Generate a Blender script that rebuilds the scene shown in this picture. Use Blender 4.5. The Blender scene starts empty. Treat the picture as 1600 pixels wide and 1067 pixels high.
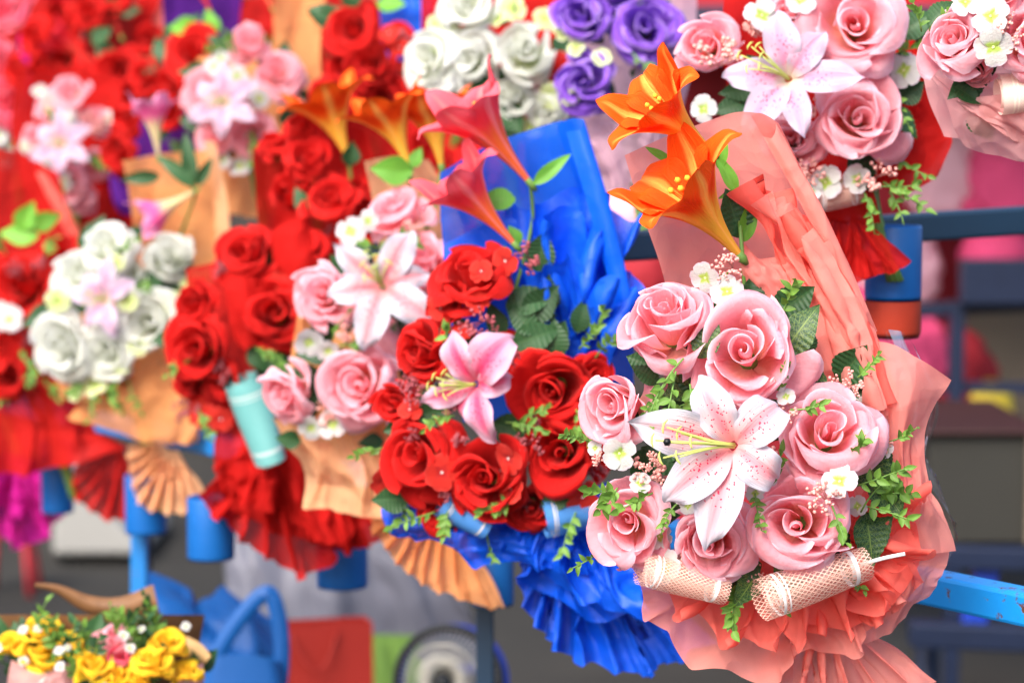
import bpy, math, random
import numpy as np
from mathutils import Vector, Matrix

# ------------------------------------------------------------------ camera
W, H = 1600.0, 1067.0
LENS, SENSOR = 85.0, 36.0
F = LENS / SENSOR * W                       # focal length in photo pixels
CAMH = 1.62
PITCH = math.radians(5.3)
sc = bpy.context.scene
cd = bpy.data.cameras.new("camera"); cam = bpy.data.objects.new("camera", cd)
sc.collection.objects.link(cam); sc.camera = cam
cd.lens = LENS; cd.sensor_width = SENSOR; cd.sensor_fit = 'HORIZONTAL'
cd.clip_start = 0.05; cd.clip_end = 3000
cam.location = (0, 0, CAMH)
cam.rotation_euler = (math.radians(90) - PITCH, 0, 0)
cd.dof.use_dof = True; cd.dof.focus_distance = 1.86; cd.dof.aperture_fstop = 5.8

# ------------------------------------------------------------------ sky, sun, exposure
world = bpy.data.worlds.new("World"); sc.world = world; world.use_nodes = True
wn = world.node_tree; wn.nodes.clear()
SUN_EL, SUN_AZ = math.radians(44), math.radians(210)     # azimuth clockwise from +Y: behind the camera, to the left
sky = wn.nodes.new('ShaderNodeTexSky'); sky.sky_type = 'NISHITA'; sky.sun_disc = False
sky.sun_elevation = SUN_EL; sky.sun_rotation = SUN_AZ; sky.dust_density = 4.0; sky.air_density = 1.0; sky.ozone_density = 1.0
bg = wn.nodes.new('ShaderNodeBackground'); bg.inputs['Strength'].default_value = 0.15
wo = wn.nodes.new('ShaderNodeOutputWorld')
wn.links.new(sky.outputs[0], bg.inputs[0]); wn.links.new(bg.outputs[0], wo.inputs[0])
sd = bpy.data.lights.new("sun", 'SUN'); sun = bpy.data.objects.new("sun", sd); sc.collection.objects.link(sun)
sd.energy = 2.0; sd.angle = math.radians(34); sd.color = (1.0, 0.95, 0.88)
sv = Vector((math.sin(SUN_AZ) * math.cos(SUN_EL), math.cos(SUN_AZ) * math.cos(SUN_EL), math.sin(SUN_EL)))
sun.rotation_euler = sv.to_track_quat('Z', 'Y').to_euler()
vs = sc.view_settings
vs.view_transform = 'Standard'; vs.look = 'None'; vs.gamma = 1.0; vs.use_curve_mapping = False
vs.exposure = 1.3
sc.cycles.use_denoising = True
sc.cycles.max_bounces = 12; sc.cycles.diffuse_bounces = 6; sc.cycles.transparent_max_bounces = 16
sc.cycles.transmission_bounces = 6; sc.cycles.caustics_reflective = False; sc.cycles.caustics_refractive = False

# ------------------------------------------------------------------ helpers
CR = cam.rotation_euler.to_matrix()
CL = Vector(cam.location)
def view(v):                                 # a direction (right, up, toward the camera) -> world
    return CR @ Vector(v)
def at(px, py, d):                           # photo pixel + depth in metres -> world point
    return CL + CR @ Vector(((px - W / 2) / F * d, -(py - H / 2) / F * d, -d))
CRn = np.array(CR)
def at_np(p, d0):                            # array of (px, py, toward-camera offset in px at d0)
    d = d0 * (1 - p[..., 2] / F)
    q = np.stack([(p[..., 0] - W / 2) / F * d, -(p[..., 1] - H / 2) / F * d, -d], -1)
    return q @ CRn.T + np.array(CL)
def ground_at(px, py):                       # the point where a pixel's ray meets the ground
    r = CR @ Vector(((px - W / 2) / F, -(py - H / 2) / F, -1))
    t = -CAMH / r.z
    return CL + r * t
def link(o): sc.collection.objects.link(o); return o
def empty(name, loc, parent=None):
    o = bpy.data.objects.new(name, None); link(o); o.empty_display_size = 0.02
    if parent is not None:
        o.parent = parent
    o.matrix_basis = (world_of(parent).inverted() if parent else Matrix()) @ (loc if isinstance(loc, Matrix) else Matrix.Translation(loc))
    return o
WM = {}
def world_of(o):
    m = o.matrix_basis.copy()
    while o.parent:
        o = o.parent; m = o.matrix_basis @ m
    return m
def put(name, mesh, mat, parent=None, world_mat=None):
    """one mesh object; its material sits on the object so meshes can be shared"""
    if len(mesh.materials) == 0: mesh.materials.append(None)
    o = bpy.data.objects.new(name, mesh); link(o)
    o.material_slots[0].link = 'OBJECT'; o.material_slots[0].material = mat
    if parent is not None: o.parent = parent
    if world_mat is not None:
        o.matrix_basis = (world_of(parent).inverted() if parent else Matrix()) @ world_mat
    return o
def tag(o, label=None, cat=None, group=None, kind=None):
    if label: o['label'] = label
    if cat: o['category'] = cat
    if group: o['group'] = group
    if kind: o['kind'] = kind
    return o
def mesh_from(verts, faces, uv=None, smooth=True, name='m'):
    me = bpy.data.meshes.new(name)
    me.from_pydata([tuple(v) for v in verts], [], [tuple(f) for f in faces])
    if uv is not None:
        l = me.uv_layers.new(name='UVMap')
        idx = np.empty(len(me.loops), dtype=np.int32); me.loops.foreach_get('vertex_index', idx)
        l.data.foreach_set('uv', np.asarray(uv, dtype=np.float32)[idx].ravel())
    if smooth: me.polygons.foreach_set('use_smooth', np.ones(len(me.polygons), dtype=bool))
    me.update()
    return me
def grid(P, UV=None):                        # (n, m, 3) -> verts, faces, uv
    n, m = P.shape[:2]
    idx = np.arange(n * m).reshape(n, m)
    f = np.stack([idx[:-1, :-1], idx[:-1, 1:], idx[1:, 1:], idx[1:, :-1]], -1).reshape(-1, 4)
    if UV is None:
        a, b = np.meshgrid(np.linspace(0, 1, m), np.linspace(0, 1, n))
        UV = np.stack([a, b], -1)
    return P.reshape(-1, 3), f, UV.reshape(-1, 2)
def grid_mesh(P, UV=None): return mesh_from(*grid(P, UV))
class MB:                                    # collects pieces of ONE part
    def __init__(s): s.v = []; s.f = []; s.u = []; s.n = 0
    def add(s, v, f, u=None):
        v = np.asarray(v); s.v.append(v); s.f += [tuple(int(i) + s.n for i in q) for q in f]
        s.u.append(np.zeros((len(v), 2)) if u is None else np.asarray(u)); s.n += len(v); return s
    def mesh(s, smooth=True): return mesh_from(np.concatenate(s.v), s.f, np.concatenate(s.u), smooth)
def tube(pts, rad, seg=6, caps=True):
    pts = np.asarray(pts, float); n = len(pts)
    rad = np.full(n, rad) if np.isscalar(rad) else np.asarray(rad, float)
    t = np.gradient(pts, axis=0); t /= np.linalg.norm(t, axis=1)[:, None] + 1e-9
    ref = np.array([0.31, 0.17, 0.93]); ref = ref if abs(t[0] @ ref) < .9 else np.array([1., 0, 0])
    a = np.cross(t, ref); a /= np.linalg.norm(a, axis=1)[:, None] + 1e-9
    b = np.cross(t, a)
    th = np.linspace(0, 2 * np.pi, seg, endpoint=False)
    P = pts[:, None] + rad[:, None, None] * (np.cos(th)[None, :, None] * a[:, None] + np.sin(th)[None, :, None] * b[:, None])
    v = P.reshape(-1, 3); f = []
    for i in range(n - 1):
        for j in range(seg):
            k = (j + 1) % seg
            f.append((i * seg + j, i * seg + k, (i + 1) * seg + k, (i + 1) * seg + j))
    if caps: f.append(tuple(range(seg))[::-1]); f.append(tuple((n - 1) * seg + j for j in range(seg)))
    u = np.stack([np.tile(np.arange(seg) / seg, n), np.repeat(np.linspace(0, 1, n), seg)], -1)
    return v, f, u
def bez(p0, p1, p2, n=8):
    t = np.linspace(0, 1, n)[:, None]; p0, p1, p2 = map(np.asarray, (p0, p1, p2))
    return (1 - t) ** 2 * p0 + 2 * t * (1 - t) * p1 + t * t * p2
def box(x0, x1, y0, y1, z0, z1, bev=0):
    v = np.array([(x, y, z) for z in (z0, z1) for y in (y0, y1) for x in (x0, x1)], float)
    f = [(0, 2, 3, 1), (4, 5, 7, 6), (0, 1, 5, 4), (2, 6, 7, 3), (0, 4, 6, 2), (1, 3, 7, 5)]
    return v, f, None
def bevel(o, w, seg=2):
    m = o.modifiers.new('bevel', 'BEVEL'); m.width = w; m.segments = seg; m.limit_method = 'ANGLE'
    return o
def smooth(a, b, x): t = np.clip((x - a) / (b - a), 0, 1); return t * t * (3 - 2 * t)
def catmull(pts, t):                         # pts (k, ...), t in 0..1 -> interpolated
    pts = np.asarray(pts, float); k = len(pts)
    x = np.asarray(t) * (k - 1); i = np.clip(x.astype(int), 0, k - 2); f = (x - i)
    ext = np.concatenate([2 * pts[:1] - pts[1:2], pts, 2 * pts[-1:] - pts[-2:-1]])
    sh = (-1,) + (1,) * (pts.ndim - 1); f = f.reshape(sh)
    p0, p1, p2, p3 = ext[i], ext[i + 1], ext[i + 2], ext[i + 3]
    return .5 * (2 * p1 + (p2 - p0) * f + (2 * p0 - 5 * p1 + 4 * p2 - p3) * f ** 2 + (3 * p1 - p0 - 3 * p2 + p3) * f ** 3)
def noise2(rng, fr=1.0, k=5):                # a smooth random function of two numbers
    c = [(rng.uniform(-1, 1) * fr * 6.3, rng.uniform(-1, 1) * fr * 6.3, rng.uniform(0, 6.3), rng.uniform(.5, 1)) for _ in range(k)]
    return lambda a, b: sum(w * np.sin(p * a + q * b + r) for p, q, r, w in c) / math.sqrt(k)
def fold(ph, sharp=.985):                     # paper pleat wave: rounded zigzag
    return np.arcsin(np.sin(ph) * sharp) / math.asin(sharp)
def creases(rng, k=9):
    """straight paper creases: a piecewise flat function of two numbers in 0..1"""
    L = []
    for _ in range(k):
        t = rng.uniform(0, 6.3); p = rng.uniform(.05, .95, 2); L.append((math.cos(t), math.sin(t), math.cos(t) * p[0] + math.sin(t) * p[1], rng.uniform(-1, 1)))
    def f(u, v):
        q = sum(w * np.abs(a * u + b * v - c) for a, b, c, w in L)
        A = np.stack([u.ravel(), v.ravel(), np.ones(u.size)], 1); co = np.linalg.lstsq(A, q.ravel(), rcond=None)[0]
        q = q - (A @ co).reshape(u.shape); return q / (np.abs(q).max() + 1e-6)
    return f
def orient(face, roll=0.0):                  # local Z along the view-space direction, local Y roughly up in the picture
    z = Vector(face).normalized(); up = Vector((0, 1, 0))
    if abs(z.dot(up)) > .96: up = Vector((0, 0, -1 if z.y > 0 else 1))
    x = up.cross(z).normalized(); y = z.cross(x)
    m = CR @ Matrix((x, y, z)).transposed()
    return m.to_4x4() @ Matrix.Rotation(roll, 4, 'Z')
def trs(loc, rot, s): return Matrix.Translation(loc) @ rot @ Matrix.Diagonal((s, s, s, 1))

# ------------------------------------------------------------------ materials
class N:
    def __init__(s, name):
        s.m = bpy.data.materials.new(name); s.m.use_nodes = True; s.t = s.m.node_tree; s.t.nodes.clear()
        s.out = s.add('ShaderNodeOutputMaterial')
    def add(s, t, **kw):
        n = s.t.nodes.new(t)
        for k, v in kw.items(): setattr(n, k, v)
        return n
    def l(s, a, b): s.t.links.new(a, b)
    def val(s, x, sock):
        if hasattr(x, 'links'): s.l(x, sock)
        else: sock.default_value = x
    def math(s, op, a, b=0.0, c=0.0):
        n = s.add('ShaderNodeMath', operation=op)
        for i, q in enumerate((a, b, c)): s.val(q, n.inputs[i])
        return n.outputs[0]
    def ramp(s, fac, stops, interp='EASE'):
        n = s.add('ShaderNodeValToRGB'); e = n.color_ramp; e.interpolation = interp
        while len(e.elements) < len(stops): e.elements.new(.5)
        for el, (p, c) in zip(e.elements, stops):
            el.position = p; el.color = (*c, 1) if len(c) == 3 else c
        s.val(fac, n.inputs[0]); return n.outputs[0]
    def mix(s, f, a, b, mode='MIX'):
        n = s.add('ShaderNodeMix', data_type='RGBA', blend_type=mode)
        s.val(f, n.inputs[0])
        for q, i in ((a, 6), (b, 7)):
            if hasattr(q, 'links'): s.l(q, n.inputs[i])
            else: n.inputs[i].default_value = (*q, 1)
        return n.outputs[2]
    def uv(s):
        n = s.add('ShaderNodeUVMap'); q = s.add('ShaderNodeSeparateXYZ'); s.l(n.outputs[0], q.inputs[0]); return q.outputs[0], q.outputs[1], n.outputs[0]
    def noise(s, scale, vec=None, detail=3, rough=.5):
        n = s.add('ShaderNodeTexNoise'); n.inputs['Scale'].default_value = scale; n.inputs['Detail'].default_value = detail; n.inputs['Roughness'].default_value = rough
        if vec is not None: s.l(vec, n.inputs['Vector'])
        return n.outputs[0]
    def obj(s): return s.add('ShaderNodeTexCoord').outputs['Object']
    def gen_pos(s): return s.add('ShaderNodeNewGeometry').outputs['Position']
    def rnd(s): return s.add('ShaderNodeObjectInfo').outputs['Random']
    def bump(s, h, strength=.3, dist=.002, normal=None):
        n = s.add('ShaderNodeBump'); n.inputs['Strength'].default_value = strength; n.inputs['Distance'].default_value = dist
        s.l(h, n.inputs['Height'])
        if normal is not None: s.l(normal, n.inputs['Normal'])
        return n.outputs[0]
    def shade(s, col, rough=.5, trans=0.0, clear=0.0, spec=.3, normal=None, metal=0, sheen=0, tcol=None, coat=0):
        p = s.add('ShaderNodeBsdfPrincipled')
        s.val(col if hasattr(col, 'links') else (*col, 1), p.inputs['Base Color']); s.val(rough, p.inputs['Roughness'])
        p.inputs['Specular IOR Level'].default_value = spec; p.inputs['Metallic'].default_value = metal
        p.inputs['Sheen Weight'].default_value = sheen; p.inputs['Coat Weight'].default_value = coat
        if normal is not None: s.l(normal, p.inputs['Normal'])
        o = p.outputs[0]
        if trans:
            t = s.add('ShaderNodeBsdfTranslucent'); q = col if tcol is None else tcol
            s.val(q if hasattr(q, 'links') else (*q, 1), t.inputs[0])
            if normal is not None: s.l(normal, t.inputs['Normal'])
            m = s.add('ShaderNodeMixShader'); m.inputs[0].default_value = trans
            s.l(o, m.inputs[1]); s.l(t.outputs[0], m.inputs[2]); o = m.outputs[0]
        if not (isinstance(clear, (int, float)) and clear == 0):
            t = s.add('ShaderNodeBsdfTransparent'); m = s.add('ShaderNodeMixShader'); s.val(clear, m.inputs[0])
            s.l(o, m.inputs[1]); s.l(t.outputs[0], m.inputs[2]); o = m.outputs[0]
        s.l(o, s.out.inputs[0]); return s.m

def m_rose(name, base, mid, rim, trans=.3, b0=.2):
    """fabric petal: colour runs from the petal's foot to its rim, with pressed veins"""
    n = N(name); u, v, uv = n.uv()
    nz = n.noise(3.0, uv); vv = n.math('ADD', v, n.math('MULTIPLY', n.math('SUBTRACT', nz, .5), .35))
    c = n.ramp(vv, [(0, base), (b0, base), (b0 + .28, mid), (.78, mid), (1.0, rim)])
    mp = n.add('ShaderNodeMapping'); mp.inputs['Scale'].default_value = (22, 1.5, 1); n.l(uv, mp.inputs[0])
    ve = n.noise(1.0, mp.outputs[0], 4, .6)
    hs = n.add('ShaderNodeHueSaturation'); n.l(c, hs.inputs['Color'])
    n.val(n.math('ADD', n.math('MULTIPLY_ADD', n.rnd(), .14, .86), n.math('MULTIPLY', ve, .14)), hs.inputs['Value'])
    weave = n.noise(130, n.obj(), 2); fib = n.noise(9, uv, 4)
    b = n.bump(n.math('ADD', n.math('ADD', n.math('MULTIPLY', weave, .25), fib), n.math('MULTIPLY', ve, .8)), .35, .03)
    return n.shade(hs.outputs[0], .7, trans, spec=.15, normal=b, sheen=.05)
def m_lily(name, edge, mid, rib, throat, spots=(.75, .02, .08), trans=.25):
    n = N(name); u, v, uv = n.uv()
    a = n.math('ABSOLUTE', n.math('MULTIPLY', n.math('SUBTRACT', u, .5), 2.0))         # 0 at the midrib, 1 at the edge
    nz = n.noise(5, uv, 3); a2 = n.math('ADD', a, n.math('MULTIPLY', n.math('SUBTRACT', nz, .5), .3))
    long = n.ramp(v, [(0, (1, 1, 1)), (.45, (.75, .75, .75)), (.85, (.18, .18, .18)), (1, (0, 0, 0))])
    wash = n.math('MULTIPLY', n.ramp(a2, [(0, (1, 1, 1)), (.45, (.7, .7, .7)), (.9, (0, 0, 0))]), long)
    c = n.mix(wash, edge, mid)
    rb = n.math('MULTIPLY', n.ramp(a, [(0, (1, 1, 1)), (.16, (.7, .7, .7)), (.4, (0, 0, 0))]), n.ramp(v, [(0, (1, 1, 1)), (.6, (.8, .8, .8)), (.95, (0, 0, 0))]))
    c = n.mix(rb, c, rib)
    c = n.mix(n.ramp(v, [(0, (1, 1, 1)), (.12, (.5, .5, .5)), (.22, (0, 0, 0))]), c, throat)
    mp = n.add('ShaderNodeMapping'); mp.inputs['Scale'].default_value = (11, 30, 1); n.l(uv, mp.inputs[0])
    vo = n.add('ShaderNodeTexVoronoi'); vo.inputs['Scale'].default_value = 1.0; n.l(mp.outputs[0], vo.inputs['Vector'])
    sp = n.math('LESS_THAN', vo.outputs['Distance'], n.math('MULTIPLY', n.ramp(v, [(.05, (0, 0, 0)), (.2, (.3, .3, .3)), (.5, (.27, .27, .27)), (.68, (0, 0, 0))]), n.ramp(a, [(0, (1, 1, 1)), (.5, (.9, .9, .9)), (.78, (0, 0, 0))])))
    c = n.mix(sp, c, spots)
    mp2 = n.add('ShaderNodeMapping'); mp2.inputs['Scale'].default_value = (34, 2.5, 1); n.l(uv, mp2.inputs[0])
    b = n.bump(n.noise(1.0, mp2.outputs[0], 3), .3, .04)
    return n.shade(c, .5, trans, spec=.25, normal=b)
def m_trumpet(name, foot, body, tip, streak):
    n = N(name); u, v, uv = n.uv()
    a = n.math('ABSOLUTE', n.math('MULTIPLY', n.math('SUBTRACT', u, .5), 2.0))
    nz = n.noise(4, uv, 3); vv = n.math('ADD', v, n.math('MULTIPLY', n.math('SUBTRACT', nz, .5), .2))
    vv = n.math('ADD', vv, n.math('MULTIPLY', a, .14))
    c = n.ramp(vv, [(0, foot), (.42, foot), (.66, body), (.9, tip), (1, tip)])
    rb = n.math('MULTIPLY', n.ramp(n.math('ADD', a, n.math('MULTIPLY', n.math('SUBTRACT', nz, .5), .2)), [(0, (1, 1, 1)), (.1, (.7, .7, .7)), (.3, (0, 0, 0))]), n.ramp(v, [(0, (1, 1, 1)), (.75, (.8, .8, .8)), (.98, (0, 0, 0))]))
    c = n.mix(rb, c, streak)
    mp2 = n.add('ShaderNodeMapping'); mp2.inputs['Scale'].default_value = (26, 1.6, 1); n.l(uv, mp2.inputs[0])
    b = n.bump(n.noise(1.0, mp2.outputs[0], 3), .35, .03)
    return n.shade(c, .62, .15, spec=.12, normal=b)
def m_leaf(name, dark, vein, amt=1.0, trans=.15):
    n = N(name); u, v, uv = n.uv()
    a = n.math('ABSOLUTE', n.math('SUBTRACT', u, .5))
    side = n.math('ABSOLUTE', n.math('SINE', n.math('MULTIPLY', n.math('SUBTRACT', v, n.math('MULTIPLY', a, .75)), 26)))
    side = n.ramp(side, [(0, (1, 1, 1)), (.14, (.4, .4, .4)), (.22, (0, 0, 0))])
    mp = n.add('ShaderNodeMapping'); mp.inputs['Scale'].default_value = (9, 14, 1); n.l(uv, mp.inputs[0])
    vo = n.add('ShaderNodeTexVoronoi', feature='DISTANCE_TO_EDGE'); vo.inputs['Scale'].default_value = 1.3; n.l(mp.outputs[0], vo.inputs['Vector'])
    net = n.ramp(vo.outputs['Distance'], [(0, (.8, .8, .8)), (.05, (.35, .35, .35)), (.09, (0, 0, 0))])
    rib = n.ramp(a, [(0, (1, 1, 1)), (.015, (.9, .9, .9)), (.03, (0, 0, 0))])
    ve = n.math('MULTIPLY', n.math('MAXIMUM', rib, n.math('MAXIMUM', side, net)), amt)
    nz = n.noise(3, uv, 3)
    dk = n.mix(nz, dark, tuple(min(1, q * 1.7) for q in dark))
    hs = n.add('ShaderNodeHueSaturation'); n.l(n.mix(ve, dk, vein), hs.inputs['Color']); n.val(n.math('MULTIPLY_ADD', n.rnd(), .5, .75), hs.inputs['Value'])
    b = n.bump(ve, -.25, .02)
    return n.shade(hs.outputs[0], .5, trans, spec=.35, normal=b)
def m_paper(name, col, deep=None, trans=.5, clear=.1, rough=.8, crease=.6, fib=.6):
    """non-woven florist paper: translucent, fibrous, lightly crumpled"""
    n = N(name); p = n.gen_pos()
    f1 = n.noise(1400, p, 2); f2 = n.noise(40, p, 4)
    c = n.mix(n.math('MULTIPLY', f2, .5), col, deep or tuple(q * .8 for q in col))
    vo = n.add('ShaderNodeTexVoronoi', feature='F1'); vo.inputs['Scale'].default_value = 22
    wob = n.add('ShaderNodeVectorMath', operation='ADD'); nn = n.add('ShaderNodeTexNoise'); nn.inputs['Scale'].default_value = 18; n.l(p, nn.inputs['Vector'])
    sc2 = n.add('ShaderNodeVectorMath', operation='SCALE'); n.l(nn.outputs['Color'], sc2.inputs[0]); sc2.inputs['Scale'].default_value = .05
    n.l(p, wob.inputs[0]); n.l(sc2.outputs[0], wob.inputs[1]); n.l(wob.outputs[0], vo.inputs['Vector'])
    vo2 = n.add('ShaderNodeTexVoronoi', feature='F1'); vo2.inputs['Scale'].default_value = 55; n.l(wob.outputs[0], vo2.inputs['Vector'])
    b = n.bump(n.math('ADD', vo.outputs['Distance'], n.math('MULTIPLY', vo2.outputs['Distance'], .3)), crease, .009)
    rg = n.add('ShaderNodeTexNoise', noise_type='RIDGED_MULTIFRACTAL'); rg.inputs['Scale'].default_value = 26; rg.inputs['Detail'].default_value = 4; n.l(p, rg.inputs['Vector'])
    b = n.bump(rg.outputs[0], crease * .7, .0022, b)
    b = n.bump(f1, fib * .5, .0008, b)
    cl = n.math('MULTIPLY', n.math('MULTIPLY_ADD', f1, .8, .6), clear) if clear else 0
    return n.shade(c, rough, trans, clear=cl, spec=.15 if rough > .5 else .35, normal=b)
def m_net(name, col, stripe, sc_u=30, sc_v=22, fill=.25):
    """woven mesh ribbon: threads with holes between them"""
    n = N(name); u, v, uv = n.uv()
    a = n.math('ABSOLUTE', n.math('SINE', n.math('MULTIPLY', n.math('ADD', n.math('MULTIPLY', u, sc_u), n.math('MULTIPLY', v, sc_v)), 3.14159)))
    b = n.math('ABSOLUTE', n.math('SINE', n.math('MULTIPLY', n.math('SUBTRACT', n.math('MULTIPLY', u, sc_u), n.math('MULTIPLY', v, sc_v)), 3.14159)))
    th = n.math('LESS_THAN', n.math('MINIMUM', a, b), .3)
    st = n.ramp(v, [(0, (0, 0, 0)), (.12, (0, 0, 0)), (.13, (1, 1, 1)), (.15, (1, 1, 1)), (.16, (0, 0, 0)), (.19, (1, 1, 1)), (.205, (0, 0, 0)), (.82, (0, 0, 0)), (.83, (1, 1, 1)), (.86, (1, 1, 1)), (.87, (0, 0, 0))], 'CONSTANT')
    c = n.mix(st, col, stripe)
    solid = n.math('MAXIMUM', n.math('MAXIMUM', th, st), fill)
    return n.shade(c, .45, .25, clear=n.math('SUBTRACT', 1.0, solid), spec=.4)
def m_plain(name, col, rough=.6, trans=0, spec=.3, var=.25, scale=30, metal=0, coat=0):
    n = N(name); f = n.noise(scale, n.gen_pos(), 4)
    c = n.mix(f, tuple(q * (1 - var) for q in col), tuple(min(1, q * (1 + var)) for q in col))
    b = n.bump(n.noise(scale * 6, n.gen_pos(), 3), .15, .002)
    return n.shade(c, rough, trans, spec=spec, normal=b, metal=metal, coat=coat)
def m_paint(name, col, rust=(.09, .03, .012), amt=.45):
    n = N(name); p = n.gen_pos()
    f = n.noise(55, p, 6, .65); g = n.noise(14, p, 3)
    k = n.ramp(n.math('ADD', n.math('MULTIPLY', f, .75), n.math('MULTIPLY', g, .25)), [(0, (0, 0, 0)), (1 - amt, (0, 0, 0)), (1 - amt + .04, (1, 1, 1)), (1, (1, 1, 1))])
    c = n.mix(k, n.mix(g, tuple(q * .75 for q in col), tuple(min(1, q * 1.2) for q in col)), rust)
    b = n.bump(n.math('SUBTRACT', n.math('MULTIPLY', f, .2), k), .3, .002)
    return n.shade(c, n.math('MULTIPLY_ADD', k, .4, .38), spec=.4, normal=b)
def m_cello(name):
    n = N(name); p = n.gen_pos()
    g = n.add('ShaderNodeBsdfGlossy'); g.inputs['Roughness'].default_value = .12; g.inputs['Color'].default_value = (.75, .68, .68, 1)
    n.l(n.bump(n.noise(25, p, 2), .5, .01), g.inputs['Normal'])
    t = n.add('ShaderNodeBsdfTransparent'); t.inputs[0].default_value = (.93, .92, .95, 1)
    fr = n.add('ShaderNodeFresnel'); fr.inputs[0].default_value = 1.45
    m = n.add('ShaderNodeMixShader'); n.l(n.math('MULTIPLY_ADD', fr.outputs[0], .5, .02), m.inputs[0])
    n.l(t.outputs[0], m.inputs[1]); n.l(g.outputs[0], m.inputs[2]); n.l(m.outputs[0], n.out.inputs[0]); return n.m

M = {}
M['rose_pink'] = m_rose('rose_pink', (.97, .40, .33), (.98, .45, .52), (.97, .70, .82), .5)
M['rose_red'] = m_rose('rose_red', (.46, .004, .004), (.66, .010, .009), (.72, .02, .016), .35)
M['rose_white'] = m_rose('rose_white', (.72, .80, .48), (.84, .86, .80), (.85, .87, .89), .5)
M['rose_purple'] = m_rose('rose_purple', (.16, .05, .45), (.27, .10, .66), (.50, .32, .82))
M['rose_yellow'] = m_rose('rose_yellow', (.85, .6, .03), (.95, .66, .03), (.95, .45, .02))
M['rose_hot'] = m_rose('rose_hot', (.75, .06, .12), (.85, .10, .18), (.88, .25, .32))
M['lily_white'] = m_lily('lily_white', (.56, .545, .63), (.82, .40, .38), (.90, .24, .30), (.88, .34, .34))
M['lily_pink'] = m_lily('lily_pink', (.66, .42, .54), (.82, .09, .22), (.80, .05, .16), (.75, .16, .24))
M['lily_pale'] = m_lily('lily_pale', (.52, .44, .56), (.68, .36, .50), (.76, .32, .50), (.66, .56, .40))
M['trumpet_orange'] = m_trumpet('trumpet_orange', (.93, .46, .05), (.93, .07, .004), (.93, .10, .006), (.96, .46, .09))
M['trumpet_pink'] = m_trumpet('trumpet_pink', (.92, .16, .04), (.95, .05, .075), (.96, .13, .17), (.96, .26, .26))
M['trumpet_rosy'] = m_trumpet('trumpet_rosy', (.66, .70, .30), (.88, .12, .36), (.90, .34, .58), (.86, .10, .34))
M['trumpet_red'] = m_trumpet('trumpet_red', (.7, .05, .03), (.70, .01, .02), (.75, .03, .05), (.75, .05, .06))
M['leaf_dark'] = m_leaf('leaf_dark', (.013, .046, .018), (.22, .32, .06), .7)
M['leaf_plain'] = m_leaf('leaf_plain', (.013, .05, .016), (.06, .14, .04), .5, .15)
M['leaf_bright'] = m_leaf('leaf_bright', (.10, .30, .03), (.2, .42, .06), .5, .3)
M['sprig'] = m_leaf('sprig', (.095, .20, .030), (.18, .30, .07), .4, .3)
M['stem'] = m_plain('stem', (.12, .24, .05), .5)
M['stamen'] = m_plain('stamen', (.55, .62, .16), .5, .2)
M['anther'] = m_plain('anther', (.004, .004, .006), .4)
M['floret_white'] = m_rose('floret_white', (.42, .58, .10), (.60, .61, .59), (.64, .58, .65), .3, .10)
M['floret_red'] = m_rose('floret_red', (.50, .02, .02), (.64, .03, .02), (.68, .05, .04), .25, .10)
M['floret_lime'] = m_rose('floret_lime', (.45, .6, .12), (.68, .78, .35), (.80, .84, .62), .3, .10)
M['floret_eye'] = m_plain('floret_eye', (.72, .76, .40), .5)
M['floret_eye_red'] = m_plain('floret_eye_red', (.8, .7, .68), .5)
M['berry_pink'] = m_plain('berry_pink', (.93, .42, .38), .55, .2, var=.3, scale=200)
M['berry_wine'] = m_plain('berry_wine', (.42, .10, .12), .55, .2, var=.5, scale=200)
M['coral'] = m_paper('coral_paper', (.97, .18, .145), (.97, .26, .21))
M['coral_pale'] = m_paper('coral_pale_paper', (.97, .33, .28), (.97, .42, .37), clear=.13)
M['blue'] = m_paper('blue_paper', (.002, .085, .72), (.004, .13, .85), trans=.22, clear=.06, rough=.45)
M['blue_film'] = m_paper('blue_film', (.004, .13, .84), (.006, .18, .90), trans=.4, clear=.12, rough=.25, crease=.2)
M['peach'] = m_paper('peach_paper', (.93, .38, .13), (.93, .48, .22), clear=.1)
M['peach_pale'] = m_paper('peach_pale_paper', (.93, .50, .25), (.93, .60, .36), clear=.16)
M['red'] = m_paper('red_paper', (.56, .010, .009), (.66, .020, .015), clear=.05)
M['rosy'] = m_paper('rosy_paper', (.86, .42, .42), (.88, .55, .56), clear=.12)
M['lilac'] = m_paper('lilac_paper', (.70, .42, .52), (.78, .55, .64), clear=.12)
M['purple'] = m_paper('purple_paper', (.085, .012, .22), (.12, .02, .30), clear=.03)
M['magenta'] = m_paper('magenta_paper', (.60, .012, .30), (.70, .03, .40), clear=.06)
M['net_coral'] = m_net('net_coral', (.82, .52, .43), (.84, .80, .80), 24, 16, .12)
M['net_blue'] = m_net('net_blue', (.10, .34, .80), (.80, .74, .70), 34, 24, .55)
M['net_teal'] = m_net('net_teal', (.16, .44, .44), (.50, .58, .58), 30, 20, .85)
M['net_cream'] = m_net('net_cream', (.88, .66, .58), (.86, .74, .62), 34, 24, .8)
M['cello'] = m_cello('cellophane')
M['white_stick'] = m_plain('white_stick', (.82, .82, .82), .4)
M['paint_blue'] = m_paint('paint_blue', (.005, .16, .48), amt=.40)
M['paint_rail'] = m_paint('paint_rail', (.006, .22, .62), amt=.44)
M['paint_navy'] = m_paint('paint_navy', (.005, .022, .05), amt=.36)
M['pot_blue'] = m_paint('pot_blue', (.005, .10, .36), (.05, .045, .04), amt=.37)
M['pot_rim'] = m_plain('pot_rim', (.36, .035, .015), .5, var=.2)

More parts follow.
